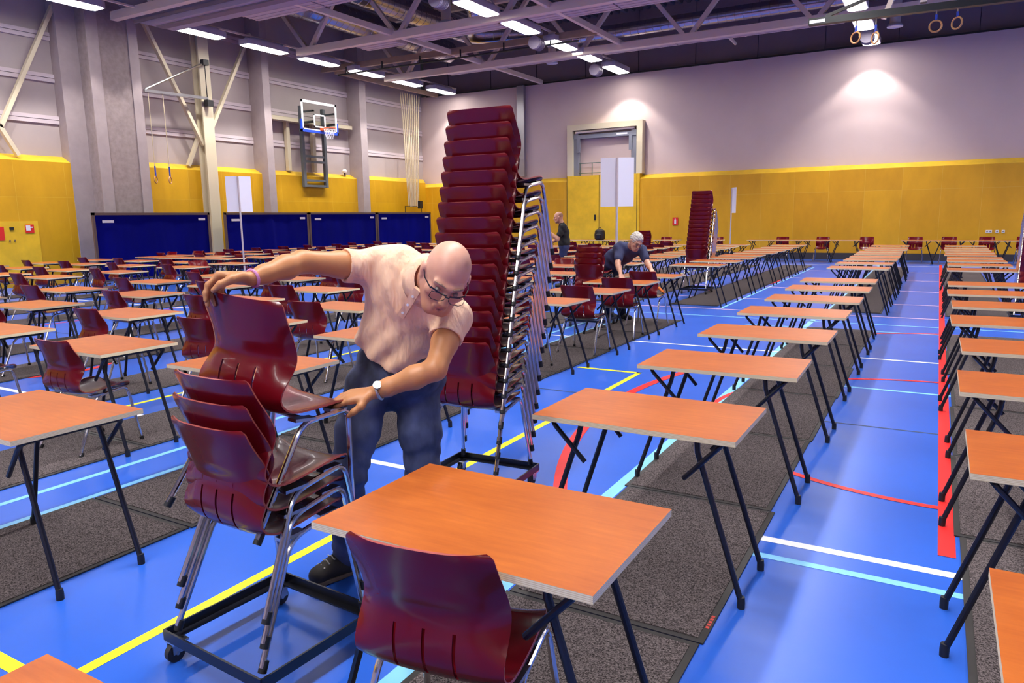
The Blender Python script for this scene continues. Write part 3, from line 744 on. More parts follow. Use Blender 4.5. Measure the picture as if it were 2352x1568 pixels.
for key, xr, nm in COLS:
    for r, yf in enumerate(ROWS):
        if key == 'R2' and r not in range(8, 18): continue
        if key in 'GHIJ' and r >= 8: yf = yf-(1.05 if r == 8 else 1.0) if r == 8 else yf-.15
        if key in 'GHIJ' and r == 8: yf = 11.1-.02
        if key in ('G', 'H', 'I', 'J') and r == 6: yf = 8.515
        if key in ('G', 'H', 'I', 'J') and r == 7: yf = 9.85
        if key == 'B' and r == 0: continue
        j = (jit.uniform(-.03, .03), jit.uniform(-.03, .03), jit.uniform(-.015, .015))
        if r < 3: j = (j[0]*.4, j[1]*.3, j[2]*.3)
        x, y = xr-.45+j[0], yf-.2925+j[1]
        if not visible(x, y, .7): continue
        near = y < 9.6 and key in ('R', 'A', 'B', 'C', 'D', 'E')
        place('desk', near, (x, y, 0), j[2], f'{ORD[r]} orange-topped exam desk in the {nm}', f'desks in the {nm}')
        # chairs: none left in the cleared columns
        if key in ('R', 'R2') or (key == 'A') or (key == 'B' and (r < 5 or r > 8)): continue
        if key == 'C' and r > 9: continue
        if key == 'C' and r in (8,): continue
        cx, cy = x+jit.uniform(-.27, .10), y-.19+jit.uniform(-.07, .04)
        cr = jit.uniform(-.12, .12)
        if key == 'B' and r in (6, 7, 8): cx, cy = {6: (-3.63, 7.99), 7: (-3.63, 9.20), 8: (-3.68, 10.37)}[r]
        if key == 'C' and r == 2: cx, cy, cr = -5.33, 2.95, .03
        if key == 'D' and r == 3: cx, cy, cr = -7.05, 4.18, .0
        if key == 'G' and r == 8: cr = -1.7; cx, cy = -13.5, 10.2
        place('chair', near, (cx, cy, 0), cr, f'wine-red chair at the {ORD[r]} desk of the {nm}', f'chairs in the {nm}')
# chair pushed to the desk in front
place('chair', True, (-1.092, 1.55, 0), .14, 'wine-red chair tucked under the big desk in the front of the picture', 'chairs at the cleared column')

# ---- supervisors' desks and pink-lit chairs that face the camera
for i, x in enumerate((-18.05, -17.14, -16.23, -15.32+.0)):
    place('desk', False, (x, 12.2, 0), 0, f'supervisor desk in the cross aisle toward the screens, {ORD[i]} from the wall', 'supervisor desks in the cross aisle')
for i, x in enumerate((-18.75, -18.1, -17.15)):
    place('chair', False, (x, 13.35 if i else 13.0, 0), PI, f'wine-red chair facing the hall behind the supervisor desks, {ORD[i]} from the screens', 'supervisor chairs')
place('desk', False, (-6.1, 12.2, 0), 0, 'single supervisor desk in the cross aisle near the standing man', 'supervisor desks in the cross aisle')
place('chair', False, (-6.3, 12.75, 0), PI, 'wine-red chair facing the camera behind the single supervisor desk', 'supervisor chairs')
for i, x in enumerate((-8.85, -7.05, -4.75, -3.42, -2.05)):
    place('chair', False, (x if i else -9.0, 27.25, 0), PI, f'wine-red chair against the yellow end wall past the far chair stack, {ORD[i]} from the gate', 'chairs along the end wall')
for i, x in enumerate((-.35, 0.6, 1.62, 2.6, 3.85)):
    place('chair', False, (x-.27, 27.2, 0), PI, f'wine-red chair against the yellow end wall beyond the aisle, {ORD[i]} from the aisle', 'chairs along the end wall')
for i, x in enumerate((-8.7, -7.1, -5.3, -4.4, -3.5, -2.6)):
    place('desk', False, (x, 26.6, 0), 0, f'desk in the last row before the end wall, {ORD[i]} past the gate', 'desks along the end wall')
for i, x in enumerate((-.45, .45, 1.35, 2.25, 3.15, 4.05)):
    place('desk', False, (x-.1, 26.55, 0), 0, f'desk in the last row beyond the aisle, {ORD[i]} from the aisle', 'desks along the end wall')
for i, x in enumerate((-13.2, -12.3, -11.4, -10.5)):
    place('desk', False, (x, 26.4, 0), 0, f'desk before the gate in the end wall, {ORD[i]} from the silver duct', 'desks before the gate')
# ---- stacks of chairs on dollies
def make_dolly():
    t = thing('chair_dolly', '', 'dolly')
    b = MB(); w, l, z0, z1 = .28, .27, .085, .125
    for s in (-1, 1):
        b.span((s*w-.004, -l, z0), (s*w+.004, l, z1)); b.span((-w, s*l-.004, z0), (w, s*l+.004, z1))
        b.span((s*w, -l, z0), (s*(w-.035), l, z0+.006)); b.span((-w, s*l, z0), (w, s*(l-.035), z0+.006))
    b.build('frame', M['black_metal'], t, 0)
    for sx in (-1, 1):
        for sy in (-1, 1):
            x, y = sx*(w-.03), sy*(l-.03)
            c = MB(); c.box((x, y, .078), (.06, .06, .008)); c.span((x-.02, y-.03, .035), (x-.016, y+.015, .075)); c.span((x+.016, y-.03, .035), (x+.02, y+.015, .075)); c.cyl((x-.022, y-.012, .036), (x+.022, y-.012, .036), .007, 8)
            k = c.build('caster', M['steel'], t)
            MB().cyl((x-.012, y-.012, .036), (x+.012, y-.012, .036), .036, 18).build('wheel', M['rubber'], k)
    return t
DP = make_dolly(); kids_map(); _d = [False]
def dolly(loc, rz, label):
    o = DP if not _d[0] else copy_tree(DP); _d[0] = True
    o.location = loc; o.rotation_euler = (0, 0, rz); o['label'] = label; o['group'] = 'black steel chair dollies'
def stack(base, rz, n, near, where, group, pitch=.0845, dy=.016, dx=.003, z0=.105, on_dolly=True):
    R = Matrix.Rotation(rz, 3, 'Z')
    for i in range(n):
        p = Vector(base)+R @ Vector((dx*i, dy*i, 0)); p.z = z0+pitch*i
        lab = f'topmost wine-red chair of the {where}' if i == n-1 else (f'lowest wine-red chair of the {where}' if i == 0 else f'wine-red chair, {ORD[n-1-i]} from the top of the {where}')
        place('chair', near, p, rz, lab, group)
    if on_dolly: dolly((base[0], base[1], 0), rz, f'black wheeled dolly under the {where}')
stack((-2.29, 3.51, 0), .05, 16, True, 'tall chair stack behind the bald man', 'tall stack behind the bald man', z0=.122)
stack((-2.09, 1.755, 0), -.063, 3, True, 'low stack the bald man is unloading', 'low stack on the front dolly', pitch=.082, dy=.014, dx=0, z0=.118)
stack((-4.30, 15.2, 0), 0, 15, False, 'tall far stack before the yellow end wall', 'tall far stack')
stack((1.28, 12.95, 0), 0, 16, False, 'tall stack cut by the frame edge', 'tall stack at the frame edge', dy=.016)
stack((-4.42, 10.05, 0), 0, 4, False, 'four-chair stack beside the grey-haired man', 'four-chair stack')
stack((-8.15, 22.7, 0), 0, 5, False, 'five-chair stack behind the grey-haired man', 'five-chair stack', z0=0, on_dolly=False)
# the chair held in mid-air
place('chair', True, (-2.172, 1.814, .516), (math.radians(-8.6), math.radians(5.0), math.radians(-.7)), 'wine-red chair lifted in both hands by the bald man', 'low stack on the front dolly')
place('chair', False, (-8.12, 14.75, .20), (.25, 0, 1.2), 'wine-red chair held by the man in the black shirt', 'chair carried by the standing man')

# ---- carpet mats under the desks
def carpet_mat(name, x0, x1, y0, y1, label, group, tagged=False):
    t = thing(name, label, 'mat', ((x0+x1)/2, (y0+y1)/2, 0), group=group)
    w, l = (x1-x0)/2, (y1-y0)/2; e = .028
    MB().span((-w+e, -l+e, .002), (w-e, l-e, .011)).build('pile', M['carpet'], t, 0)
    b = MB()
    for s in (-1, 1): b.span((s*w, -l, .002), (s*(w-e), l, .0075)); b.span((-w+e, s*l, .002), (w-e, s*(l-e), .0075))
    b.build('rubber_border', M['rubber'], t, 0)
    if tagged:
        b = MB()
        for k in range(5): b.span((w-.022, -l+.11+.022*k, .0075), (w-.008, -l+.125+.022*k, .0082))
        b.build('label_tag', M['red_tag'], t, 0)
for key, x0, x1, nm, ys in (('A', -1.525, -.675, 'strip under the cleared desks', [-.31+1.43*i for i in range(9)]), ('R', .19, 1.06, 'strip beyond the red-lined aisle', [-.2+1.43*i for i in range(9)]),
                            ('B', -4.25, -3.36, 'strip just past the yellow line', [-.6+1.46*i for i in range(9)]), ('C', -5.76, -4.90, 'second strip past the yellow line', [.2+1.45*i for i in range(9)])):
    for i in range(8):
        y0, y1 = ys[i]+.004, min(ys[i+1]-.004, 11.15)
        off = .012*((i*7) % 3-1)
        if y1-y0 < .3 or not visible((x0+x1)/2, (y0+y1)/2, 0): continue
        carpet_mat('floor_mat', x0+off, x1+off, y0, y1, f'dark grey mat, {ORD[i]} from the front in the {nm}', nm, (key, i) in (('A', 2), ('R', 3), ('C', 1)))
for key, xr, nm in COLS:
    x0, x1 = xr-.93, xr-.06
    if key in ('R', 'A', 'B', 'C'): x0, x1 = {'R': (.19, 1.06), 'A': (-1.5, -.70), 'B': (-4.2, -3.33), 'C': (-5.76, -4.9)}[key]
    if key == 'R2': continue
    if key not in ('R', 'A', 'B', 'C'):
        carpet_mat('carpet_runner', x0, x1, 1.5 if key in 'DE' else 3.2, 11.25, f'grey carpet runner before the cross aisle, {nm}', 'carpet runners before the cross aisle')
    carpet_mat('carpet_runner', x0, x1, 13.1, 24.6, f'grey carpet runner past the cross aisle, {nm}', 'carpet runners past the cross aisle')

# ---- sign boards on poles
def sign_post(x, y, h, rz, label, panel_h=.84, half=.30, fold=.25):
    t = thing('sign_post', label, 'sign', (x, y, 0), rz, group='white sign boards on poles')
    MB().cyl((0, 0, .02), (0, 0, h-.01), .021, 10).build('pole', M['pole'], t)
    for s in (-1, 1):
        c, sn = math.cos(fold), math.sin(fold)
        b = MB(); V = []
        for e in (0, .008):
            for a, z in ((.022, h-panel_h), (half, h-panel_h), (half, h), (.022, h)): V.append((s*a*c, .012+a*sn+e, z))
        b.add(V, [(0, 1, 2, 3), (7, 6, 5, 4), (0, 4, 5, 1), (1, 5, 6, 2), (2, 6, 7, 3), (3, 7, 4, 0)]); b.build('board', M['card'], t, 0)
    MB().lathe([(.17, 0), (.17, .012), (.04, .03), (.025, .08)], (0, 0, 0), 20).build('base', M['dark_plain'], t)
sign_post(-4.93, 12.25, 2.63, .38, 'white folded sign board on a pole above the grey-haired man')
sign_post(-14.6, 12.2, 2.70, .88, 'white folded sign board on a pole in front of the navy screens')
sign_post(-6.10, 25.4, 2.52, -1.15, 'narrow edge-on white sign board on a pole by the yellow end wall')
# backpack on a desk
t = thing('backpack', 'black backpack on a desk before the gate door', 'bag', (-11.3, 26.35, .74))
b = MB(); b.lathe([(.15, 0), (.20, .04), (.21, .2), (.18, .36), (.08, .42)], (0, 0, 0), 14); b.build('body', M['dark_plain'], t)
MB().torus((0, 0, .43), .05, .012, (0, 1, 0), 12, 6).build('handle', M['dark_plain'], t)
MB().lathe([(.02, 0), (.11, .03), (.12, .16), (.05, .2)], (.02, -.18, .04), 10).build('pocket', M['dark_plain'], t)
# orange glove on the desk edge
b = MB(); b.tube([(0, 0, 0), (.03, 0, -.03), (.09, 0, -.10)], [.03, .035, .02], 8); b.tube([(.03, 0, -.02), (.13, .02, -.13)], .014, 6); b.tube([(.03, .02, -.02), (.12, .05, -.09)], .013, 6)
o = tag(b.build('work_glove', mat('orange_knit', (.75, .18, .02), .8)), 'orange work glove hanging at the desk edge by the grey-haired man', 'glove'); o.location = (-3.36, 9.93, .62); o.scale = (.62, .62, .62)

# ================================================================== PEOPLE (smooth distance fields turned into one surface each)
class Field:
    def __init__(s, lo, hi, h):
        s.h = h; s.lo = np.array(lo, np.float32); n = np.ceil((np.array(hi)-np.array(lo))/h).astype(int)+1
        s.n = n; s.ax = [s.lo[i]+h*np.arange(n[i], dtype=np.float32) for i in range(3)]; s.D = np.full(n, 1.0, np.float32)
    def sub(s, lo, hi):
        sl = []
        for i in range(3):
            a = int(max(0, math.floor((lo[i]-s.lo[i])/s.h))); b = int(min(s.n[i], math.ceil((hi[i]-s.lo[i])/s.h)+1))
            if b <= a: return None
            sl.append(slice(a, b))
        return tuple(sl)
    def pts(s, sl): return np.meshgrid(s.ax[0][sl[0]], s.ax[1][sl[1]], s.ax[2][sl[2]], indexing='ij', sparse=True)
    def merge(s, sl, d, k, op='u'):
        A = s.D[sl]
        if op == 'u':
            hh = np.maximum(k-np.abs(A-d), 0)/k if k > 0 else 0
            s.D[sl] = np.minimum(A, d)-hh*hh*k*.25
        elif op == 's':
            d = -d; hh = np.maximum(k-np.abs(A-d), 0)/k if k > 0 else 0
            s.D[sl] = np.maximum(A, d)+hh*hh*k*.25
    def cone(s, a, b, r1, r2, k=.02, op='u'):
        a = np.array(a, np.float32); b = np.array(b, np.float32); m = max(r1, r2)+k+.03
        sl = s.sub(np.minimum(a, b)-m, np.maximum(a, b)+m)
        if sl is None: return s
        X, Y, Z = s.pts(sl); ab = b-a; L2 = float(ab@ab)+1e-12
        t = np.clip(((X-a[0])*ab[0]+(Y-a[1])*ab[1]+(Z-a[2])*ab[2])/L2, 0, 1)
        d = np.sqrt((X-a[0]-t*ab[0])**2+(Y-a[1]-t*ab[1])**2+(Z-a[2]-t*ab[2])**2)-(r1+(r2-r1)*t)
        s.merge(sl, d, k, op); return s
    def chain(s, P, R, k=.02):
        for i in range(len(P)-1): s.cone(P[i], P[i+1], R[i], R[i+1], k)
        return s
    def ell(s, c, axes, rad, k=.02, op='u'):
        """ellipsoid, axes = three unit vectors"""
        c = np.array(c, np.float32); A = np.array([list(a) for a in axes], np.float32); m = max(rad)+k+.03
        sl = s.sub(c-m, c+m)
        if sl is None: return s
        X, Y, Z = s.pts(sl); X = X-c[0]; Y = Y-c[1]; Z = Z-c[2]
        q = [(A[i][0]*X+A[i][1]*Y+A[i][2]*Z)/rad[i] for i in range(3)]
        l = np.sqrt(q[0]**2+q[1]**2+q[2]**2); l2 = np.sqrt((q[0]/rad[0])**2+(q[1]/rad[1])**2+(q[2]/rad[2])**2)+1e-9
        s.merge(sl, l*(l-1)/l2, k, op); return s
    def wrinkle(s, fn):
        X, Y, Z = np.meshgrid(*s.ax, indexing='ij', sparse=True); s.D += fn(X, Y, Z).astype(np.float32); return s
    def cut_below(s, z):
        s.D = np.maximum(s.D, z-s.ax[2][None, None, :]); return s
    def cut(s, p, n):
        p = np.array(p); n = np.array(list(n)); X, Y, Z = np.meshgrid(*s.ax, indexing='ij', sparse=True)
        s.D = np.maximum(s.D, ((X-p[0])*n[0]+(Y-p[1])*n[1]+(Z-p[2])*n[2]).astype(np.float32)); return s
    def mesh(s, name, m, smooth=2):
        D = s.D; I = D < 0; nx, ny, nz = D.shape
        cnt = np.zeros((nx-1, ny-1, nz-1), np.int8)
        for a in (0, 1):
            for b in (0, 1):
                for c in (0, 1): cnt += I[a:nx-1+a, b:ny-1+b, c:nz-1+c]
        act = (cnt > 0) & (cnt < 8); idx = np.argwhere(act); vid = np.full(act.shape, -1, np.int32); vid[act] = np.arange(len(idx))
        acc = np.zeros((len(idx), 3)); w = np.zeros(len(idx))
        cor = [(a, b, c) for a in (0, 1) for b in (0, 1) for c in (0, 1)]
        val = {c: D[idx[:, 0]+c[0], idx[:, 1]+c[1], idx[:, 2]+c[2]] for c in cor}
        for c in cor:
            for ax in range(3):
                if c[ax] == 0:
                    e = list(c); e[ax] = 1; e = tuple(e); va, vb = val[c], val[e]; x = (va < 0) != (vb < 0)
                    t = np.where(x, va/np.where(x, va-vb, 1), 0)
                    p = np.tile(np.array(c, float), (len(idx), 1)); p[:, ax] += t
                    acc[x] += p[x]; w[x] += 1
        V = (idx+acc/w[:, None])*s.h+s.lo
        F_ = []
        for ax in range(3):
            o = [i for i in range(3) if i != ax]
            sa = [slice(None)]*3; sb = [slice(None)]*3; sa[ax] = slice(0, -1); sb[ax] = slice(1, None)
            ch = I[tuple(sa)] != I[tuple(sb)]
            e = np.argwhere(ch); e = e[(e[:, o[0]] > 0) & (e[:, o[1]] > 0) & (e[:, o[0]] < D.shape[o[0]]-1) & (e[:, o[1]] < D.shape[o[1]]-1)]
            if not len(e): continue
            def g(d0, d1):
                q = e.copy(); q[:, o[0]] -= d0; q[:, o[1]] -= d1; return vid[q[:, 0], q[:, 1], q[:, 2]]
            Q = np.stack([g(1, 1), g(0, 1), g(0, 0), g(1, 0)], 1)
            ins = I[e[:, 0], e[:, 1], e[:, 2]]
            flip = ins if ax != 1 else ~ins
            Q[~flip] = Q[~flip][:, ::-1]; F_.append(Q)
        Q = np.concatenate(F_); Q = Q[(Q >= 0).all(1)]
        for _ in range(smooth):        # light smoothing along the edges
            S = np.zeros_like(V); n = np.zeros(len(V))
            for i in range(4):
                np.add.at(S, Q[:, i], V[Q[:, (i+1) % 4]]); np.add.at(n, Q[:, i], 1)
                np.add.at(S, Q[:, i], V[Q[:, (i+3) % 4]]); np.add.at(n, Q[:, i], 1)
            V = V*.5+.5*S/np.maximum(n, 1)[:, None]
        me = bpy.data.meshes.new(name)
        me.vertices.add(len(V)); me.vertices.foreach_set('co', V.astype(np.float32).ravel())
        me.loops.add(Q.size); me.loops.foreach_set('vertex_index', Q.astype(np.int32).ravel())
        me.polygons.add(len(Q)); me.polygons.foreach_set('loop_start', np.arange(0, Q.size, 4, dtype=np.int32))
        me.polygons.foreach_set('use_smooth', np.ones(len(Q), bool)); me.materials.append(m); me.update(calc_edges=True); me.validate()
        return me

def V3(*a): return Vector(a)
def head_axes(pitch, roll, yaw, R=None, U=None, B=None):
    """R, U, B: sideways, up and facing directions before the head is pitched down, rolled and turned"""
    R = R or RT; U = U or UP; B = B or BK
    cy, sy = math.cos(yaw), math.sin(yaw); f = B*cy+R*sy; r = R*cy-B*sy
    cp, sp = math.cos(pitch), math.sin(pitch); u = U*cp+f*sp; f = f*cp-U*sp
    cr, sr = math.cos(roll), math.sin(roll); r2 = r*cr-u*sr; u2 = u*cr+r*sr
    return r2, f, u2
def head(F, c, ax, s=1.0, neck=None, beard=False):
    r, f, u = ax; c = Vector(c)
    p = lambda a, b, d: c+r*(a*s)+f*(b*s)+u*(d*s)
    F.ell(p(0, -.012, .030), ax, (.078*s, .100*s, .092*s), .02)
    F.ell(p(0, .030, -.040), ax, (.063*s, .064*s, .080*s), .03)
    F.cone(p(-.018, .070, -.098), p(.018, .070, -.098), .022*s, .022*s, .03)
    for q in (-1, 1):
        F.cone(p(q*.055, .005, -.045), p(q*.030, .062, -.095), .022*s, .018*s, .03)      # jaw
        F.ell(p(q*.045, .066, -.022), ax, (.026*s, .022*s, .020*s), .02)                    # cheek
        F.cone(p(q*.010, .094, .022), p(q*.048, .078, .026), .010*s, .009*s, .018)         # brow ridge
        F.ell(p(q*.033, .104, .003), ax, (.019*s, .016*s, .011*s), .012, 's')               # eye socket
        F.ell(p(q*.079, -.008, -.010), ax, (.009*s, .020*s, .032*s), .008); F.ell(p(q*.086, -.012, .004), ax, (.007*s, .020*s, .022*s), .006)
        F.ell(p(q*.011, .112, -.030), ax, (.009*s, .009*s, .008*s), .008)                    # nostril wing
    F.chain([p(0, .092, .012), p(0, .106, -.012), p(0, .119, -.030)], [.0085*s, .010*s, .0125*s], .012)
    F.cone(p(-.020, .094, -.062), p(.020, .094, -.062), .007*s, .007*s, .008); F.cone(p(-.016, .092, -.073), p(.016, .092, -.073), .008*s, .008*s, .008)
    F.cone(p(-.020, .103, -.0672), p(.020, .103, -.0672), .0028*s, .0028*s, .003, 's')
    if neck is not None:
        F.cone(p(0, -.030, -.055), neck, .056*s, .064*s, .03)
    return p

def hand(F, wrist, d, n, thumb, s=1.0, curl=(.4, .5, .35), spread=.06, thumb_curl=.5, k=.009):
    """d: knuckle direction, n: palm normal, thumb: side the thumb is on"""
    d = Vector(d).normalized(); n = (Vector(n)-d*Vector(n).dot(d)).normalized(); t = (Vector(thumb)-d*Vector(thumb).dot(d)-n*Vector(thumb).dot(n)).normalized()
    w = Vector(wrist)
    F.ell(w+d*.047*s, (d, t, n), (.060*s, .041*s, .0165*s), .012)
    LF = [(.030, .088, (.043, .027, .022)), (.010, .093, (.047, .030, .023)), (-.011, .090, (.043, .028, .022)), (-.031, .080, (.034, .022, .019))]
    for i, (o, L, ph) in enumerate(LF):
        b = w+t*(o*.55*s)+d*.018*s; kn = w+t*(o*s)+d*(L*s)
        F.cone(b, kn-n*.001, .0135*s, .0118*s, .013)
        a = 0; p = kn; dd = (d+t*(spread*(1.5-i))).normalized(); r = (.0100, .0092, .0085, .0072)
        for j in range(3):
            a += curl[j]*(1+.08*i)
            v = dd*math.cos(a)+n*math.sin(a)
            q = p+v*(ph[j]*s); F.cone(p, q, r[j]*s, r[j+1]*s, k if j else .011); p = q
    b = w+d*.022*s+t*.024*s; p1 = b+(d*.55+t*.62+n*.35).normalized()*.040*s; p2 = p1+(d*.86+t*.25+n*thumb_curl).normalized()*.033*s; p3 = p2+(d*.9-t*.05+n*(thumb_curl+.25)).normalized()*.027*s
    F.chain([b, p1, p2, p3], [.0155*s, .0130*s, .0112*s, .0088*s], .012)

def person(label):
    return thing('person', label, 'person')

# ------------------------------------------------------------------ the bald man in the pink polo shirt
def bald_man():
    t = person('bald man in salmon pink polo and jeans bending to unload wine-red chairs')
    hipR, hipL = at(845, 885, 3.16), at(958, 900, 3.22)
    kneeR, kneeL = at(800, 1088, 3.10), at(972, 1080, 3.24)
    ankR, ankL = V3(-2.262, 2.345, .10), V3(-2.085, 2.66, .10)
    pel = (hipR+hipL)/2+UP*.02
    waist = at(905, 815, 3.15); belly = at(915, 765, 3.11); chest = at(945, 685, 3.04); neckb = at(986, 642, 2.91)
    shR, shL = at(862, 614, 3.00), at(1042, 728, 2.97)
    elR, wrR = at(694, 601, 2.80), at(577, 640, 2.61)
    elL, wrL = at(1000, 848, 2.80), at(856, 902, 2.83)
    hc = at(1023, 634, 2.77); ax = head_axes(math.radians(45), math.radians(20), math.radians(8))
    side = (shL-shR).normalized(); spine = (chest-belly).normalized(); front = side.cross(spine).normalized()
    if front.dot(BK) < 0: front = -front
    allp = [hipR, hipL, kneeR, kneeL, ankR, ankL, hc, wrR, elL, shL]
    lo = [min(p[i] for p in allp)-.26 for i in range(3)]; hi = [max(p[i] for p in allp)+.26 for i in range(3)]
    lo[2] = 0
    # -- body: head, neck, arms, hands and what is under the clothes, one surface
    B = Field(lo, hi, .0045)
    p = head(B, hc, ax, 1.08, neckb)
    B.ell(chest, (side, spine, front), (.150, .15, .095), .03); B.ell(belly, (side, spine, front), (.135, .14, .095), .03); B.ell(pel, (side, UP, front), (.145, .10, .09), .03)
    B.cone(neckb, chest, .07, .10, .04)
    for sh, el, wr in ((shR, elR, wrR), (shL, elL, wrL)):
        mid = sh.lerp(el, .5); fo = el.lerp(wr, .33)
        B.cone(chest, sh, .075, .060, .03)
        B.chain([sh, mid, el, fo, el.lerp(wr, .75), wr], [.056, .052, .042, .0445, .034, .0275], .02)
    for h_, k_, a_ in ((hipR, kneeR, ankR), (hipL, kneeL, ankL)): B.chain([h_, k_, a_], [.07, .052, .035], .02)
    # right hand laid over the top edge of the lifted chair, fingers hanging down in front of the back
    hand(B, wrR, -RT*.95+UP*.04+BK*.12, -UP*.95+BK*.12, BK*1.0-UP*.2, 1.16, (.85, .55, .25), .06, .6)
    # left hand closed on the front edge of the seat
    hand(B, wrL, -RT*.95-UP*.18+BK*.12, -BK*.45-UP*.85, UP*.4+BK*.6, 1.04, (.12, .32, .30), .03, .35)
    m, nt, b_ = new_mat('bald_man_skin'); setp(b_, rough=.46, sss=.05)
    g = nt.nodes.new('ShaderNodeTexCoord'); vd = nt.nodes.new('ShaderNodeVectorMath'); vd.operation = 'DISTANCE'; vd.inputs[1].default_value = p(0, -.02, .03)
    nt.links.new(g.outputs['Object'], vd.inputs[0])
    n1 = noise(nt, texco(nt), 16, 4, .6); ad = nt.nodes.new('ShaderNodeMath'); ad.operation = 'MULTIPLY_ADD'; ad.inputs[1].default_value = .10
    nt.links.new(n1, ad.inputs[0]); nt.links.new(vd.outputs['Value'], ad.inputs[2])
    nt.links.new(ramp(nt, ad.outputs[0], [(.10, (.74, .42, .31)), (.17, (.66, .32, .21)), (.26, (.58, .255, .105)), (.9, (.50, .215, .080))]), b_.inputs['Base Color'])
    bump(nt, b_, noise(nt, texco(nt), 150, 3), .15, .0012)
    link('body', B.mesh('bald_man_body', m), t)
    # -- jeans
    J = Field(lo, hi, .0065)
    J.ell(pel, (side, UP, front), (.178, .13, .125), .04); J.ell(pel+UP*.07, (side, spine, front), (.168, .09, .120), .04)
    for h_, k_, a_ in ((hipR, kneeR, ankR), (hipL, kneeL, ankL)):
        cuff = a_+V3(0, 0, -.01)
        J.chain([h_, h_.lerp(k_, .5), k_, k_.lerp(cuff, .4), cuff], [.100, .092, .075, .070, .064], .03)
    J.ell(hipR-front*.05, (side, UP, front), (.085, .1, .09), .03); J.ell(hipL-front*.05, (side, UP, front), (.085, .1, .09), .03)
    kz = (kneeR.z+kneeL.z)/2
    J.wrinkle(lambda X, Y, Z: .0042*np.sin(75*Z+22*X+4*np.sin(19*Y+9*X))*np.exp(-((Z-kz)/.16)**2)+.003*np.sin(58*Z-30*X+3*np.sin(21*X))*np.exp(-((Z-.84)/.10)**2)+.0035*np.sin(90*Z+15*X)*np.exp(-((Z-.14)/.07)**2))
    link('jeans', J.mesh('bald_man_jeans', M['jeans']), t)
    # -- polo shirt
    S = Field(lo, hi, .0055)
    S.ell(chest, (side, spine, front), (.190, .165, .128), .05); S.ell(belly, (side, spine, front), (.172, .155, .130), .05); S.ell(waist-spine*.005, (side, spine, front), (.178, .105, .134), .05)
    S.cone(chest, neckb, .115, .080, .05); S.ell(at(915, 618, 3.02), (side, spine, front), (.120, .105, .105), .06)
    for sh, el, e in ((shR, elR, .56), (shL, elL, .56)):
        en = sh.lerp(el, e); S.cone(chest.lerp(sh, .55), sh, .10, .070, .05); S.cone(sh, en, .069, .066, .04)
    sx = np.array(list(side)); sp_ = np.array(list(spine))
    def folds(X, Y, Z):
        a = X*sx[0]+Y*sx[1]+Z*sx[2]; b = X*sp_[0]+Y*sp_[1]+Z*sp_[2]; a0 = float(np.dot(sx, list(chest))); b0 = float(np.dot(sp_, list(chest)))
        a = a-a0; b = b-b0
        return (.0105*np.sin(62*a+26*b+2.0*np.sin(14*b))*np.exp(-((a+.10)/.13)**2)*np.exp(-((b+.02)/.16)**2)
                + .009*np.sin(48*a-20*b+1.5*np.sin(11*a))*np.exp(-((b+.25)/.12)**2)+.007*np.sin(55*b+34*a)*np.exp(-((a-.17)/.08)**2))
    S.wrinkle(folds)
    # hems: hollow out sleeve ends, cut the waist
    for sh, el, e in ((shR, elR, .56), (shL, elL, .56)):
        dv = (el-sh).normalized(); q = sh.lerp(el, e)+dv*.035; S.cone(q, q+dv*.08, .095, .12, .004, 's'); S.cone(q-dv*.025, q+dv*.04, .060, .060, .003, 's')
    hem = at(905, 858, 3.04); S.cut(hem, (-spine*.93-side*.10).normalized())
    # open neck
    S.ell(neckb+(hc-neckb).normalized()*.05+front*.01, (side, spine, front), (.060, .05, .060), .01, 's')
    link('polo_shirt', S.mesh('bald_man_polo', M['polo']), t)
    # -- collar, placket, buttons
    CB = MB(); n = 26; V = []
    hu = (hc-neckb).normalized(); cs = (side-hu*side.dot(hu)).normalized(); cf = hu.cross(cs).normalized(); cf = cf if cf.dot(front) > 0 else -cf
    for i in range(n+1):
        a = math.radians(-62+304*i/n)+PI/2+math.radians(28)
        dr = cs*math.cos(a)+cf*math.sin(a)
        base = neckb+hu*.022+dr*.076+cf*.008
        for rr, hh in ((.0, -.01), (.003, .030), (.018, .022), (.036, -.022)): V.append(base+dr*rr+hu*hh)
    CB.add(V, [(i*4+k, (i+1)*4+k, (i+1)*4+k+1, i*4+k+1) for i in range(n) for k in range(3)])
    o = CB.build('collar', M['polo'], t, 80); so = o.modifiers.new('thick', 'SOLIDIFY'); so.thickness = .004
    b = MB(); A = neckb+front*.100-spine*.015; Bq = chest+front*.147+side*.03-spine*.02
    b.bar(A, Bq, .030, .016, 0, front); b.build('placket', M['polo'], t, 0)
    for e in (.25, .55, .85): MB().lathe([(.0055, 0), (.0055, .003)], A.lerp(Bq, e)+front*.008, 10, 0, front).build('button', M['card'], t)
    # -- spectacles, eyes, brows, lips, hair fringe
    r, f, u = ax; b = MB()
    for q in (-1, 1):
        ol = [(q*.006, .010), (q*.030, .016), (q*.060, .013), (q*.062, -.010), (q*.050, -.019), (q*.022, -.020), (q*.008, -.008)]
        P = [p(a, .122-.16*abs(a)*abs(a)*6, d+.002) for a, d in ol]; b.tube(P, .0013, 6, 0, True, True)
        b.tube([p(q*.062, .098, .010), p(q*.080, .05, .008), p(q*.083, -.010, .006)], .0024, 6)
        b.tube([p(q*.006, .121, .012), p(q*.034, .121, .0175), p(q*.062, .098, .0145)], .0034, 6)
    b.tube([p(-.007, .122, .006), p(0, .125, .009), p(.007, .122, .006)], .0022, 6)
    b.build('spectacles', M['frame_black'], t)
    for q in (-1, 1): MB().lathe([(.002, -.0115), (.008, -.008), (.0115, 0), (.008, .008), (.002, .0115)], p(q*.033, .086, .002), 12, 0, f).build('eye', M['eye'], t)
    b = MB()
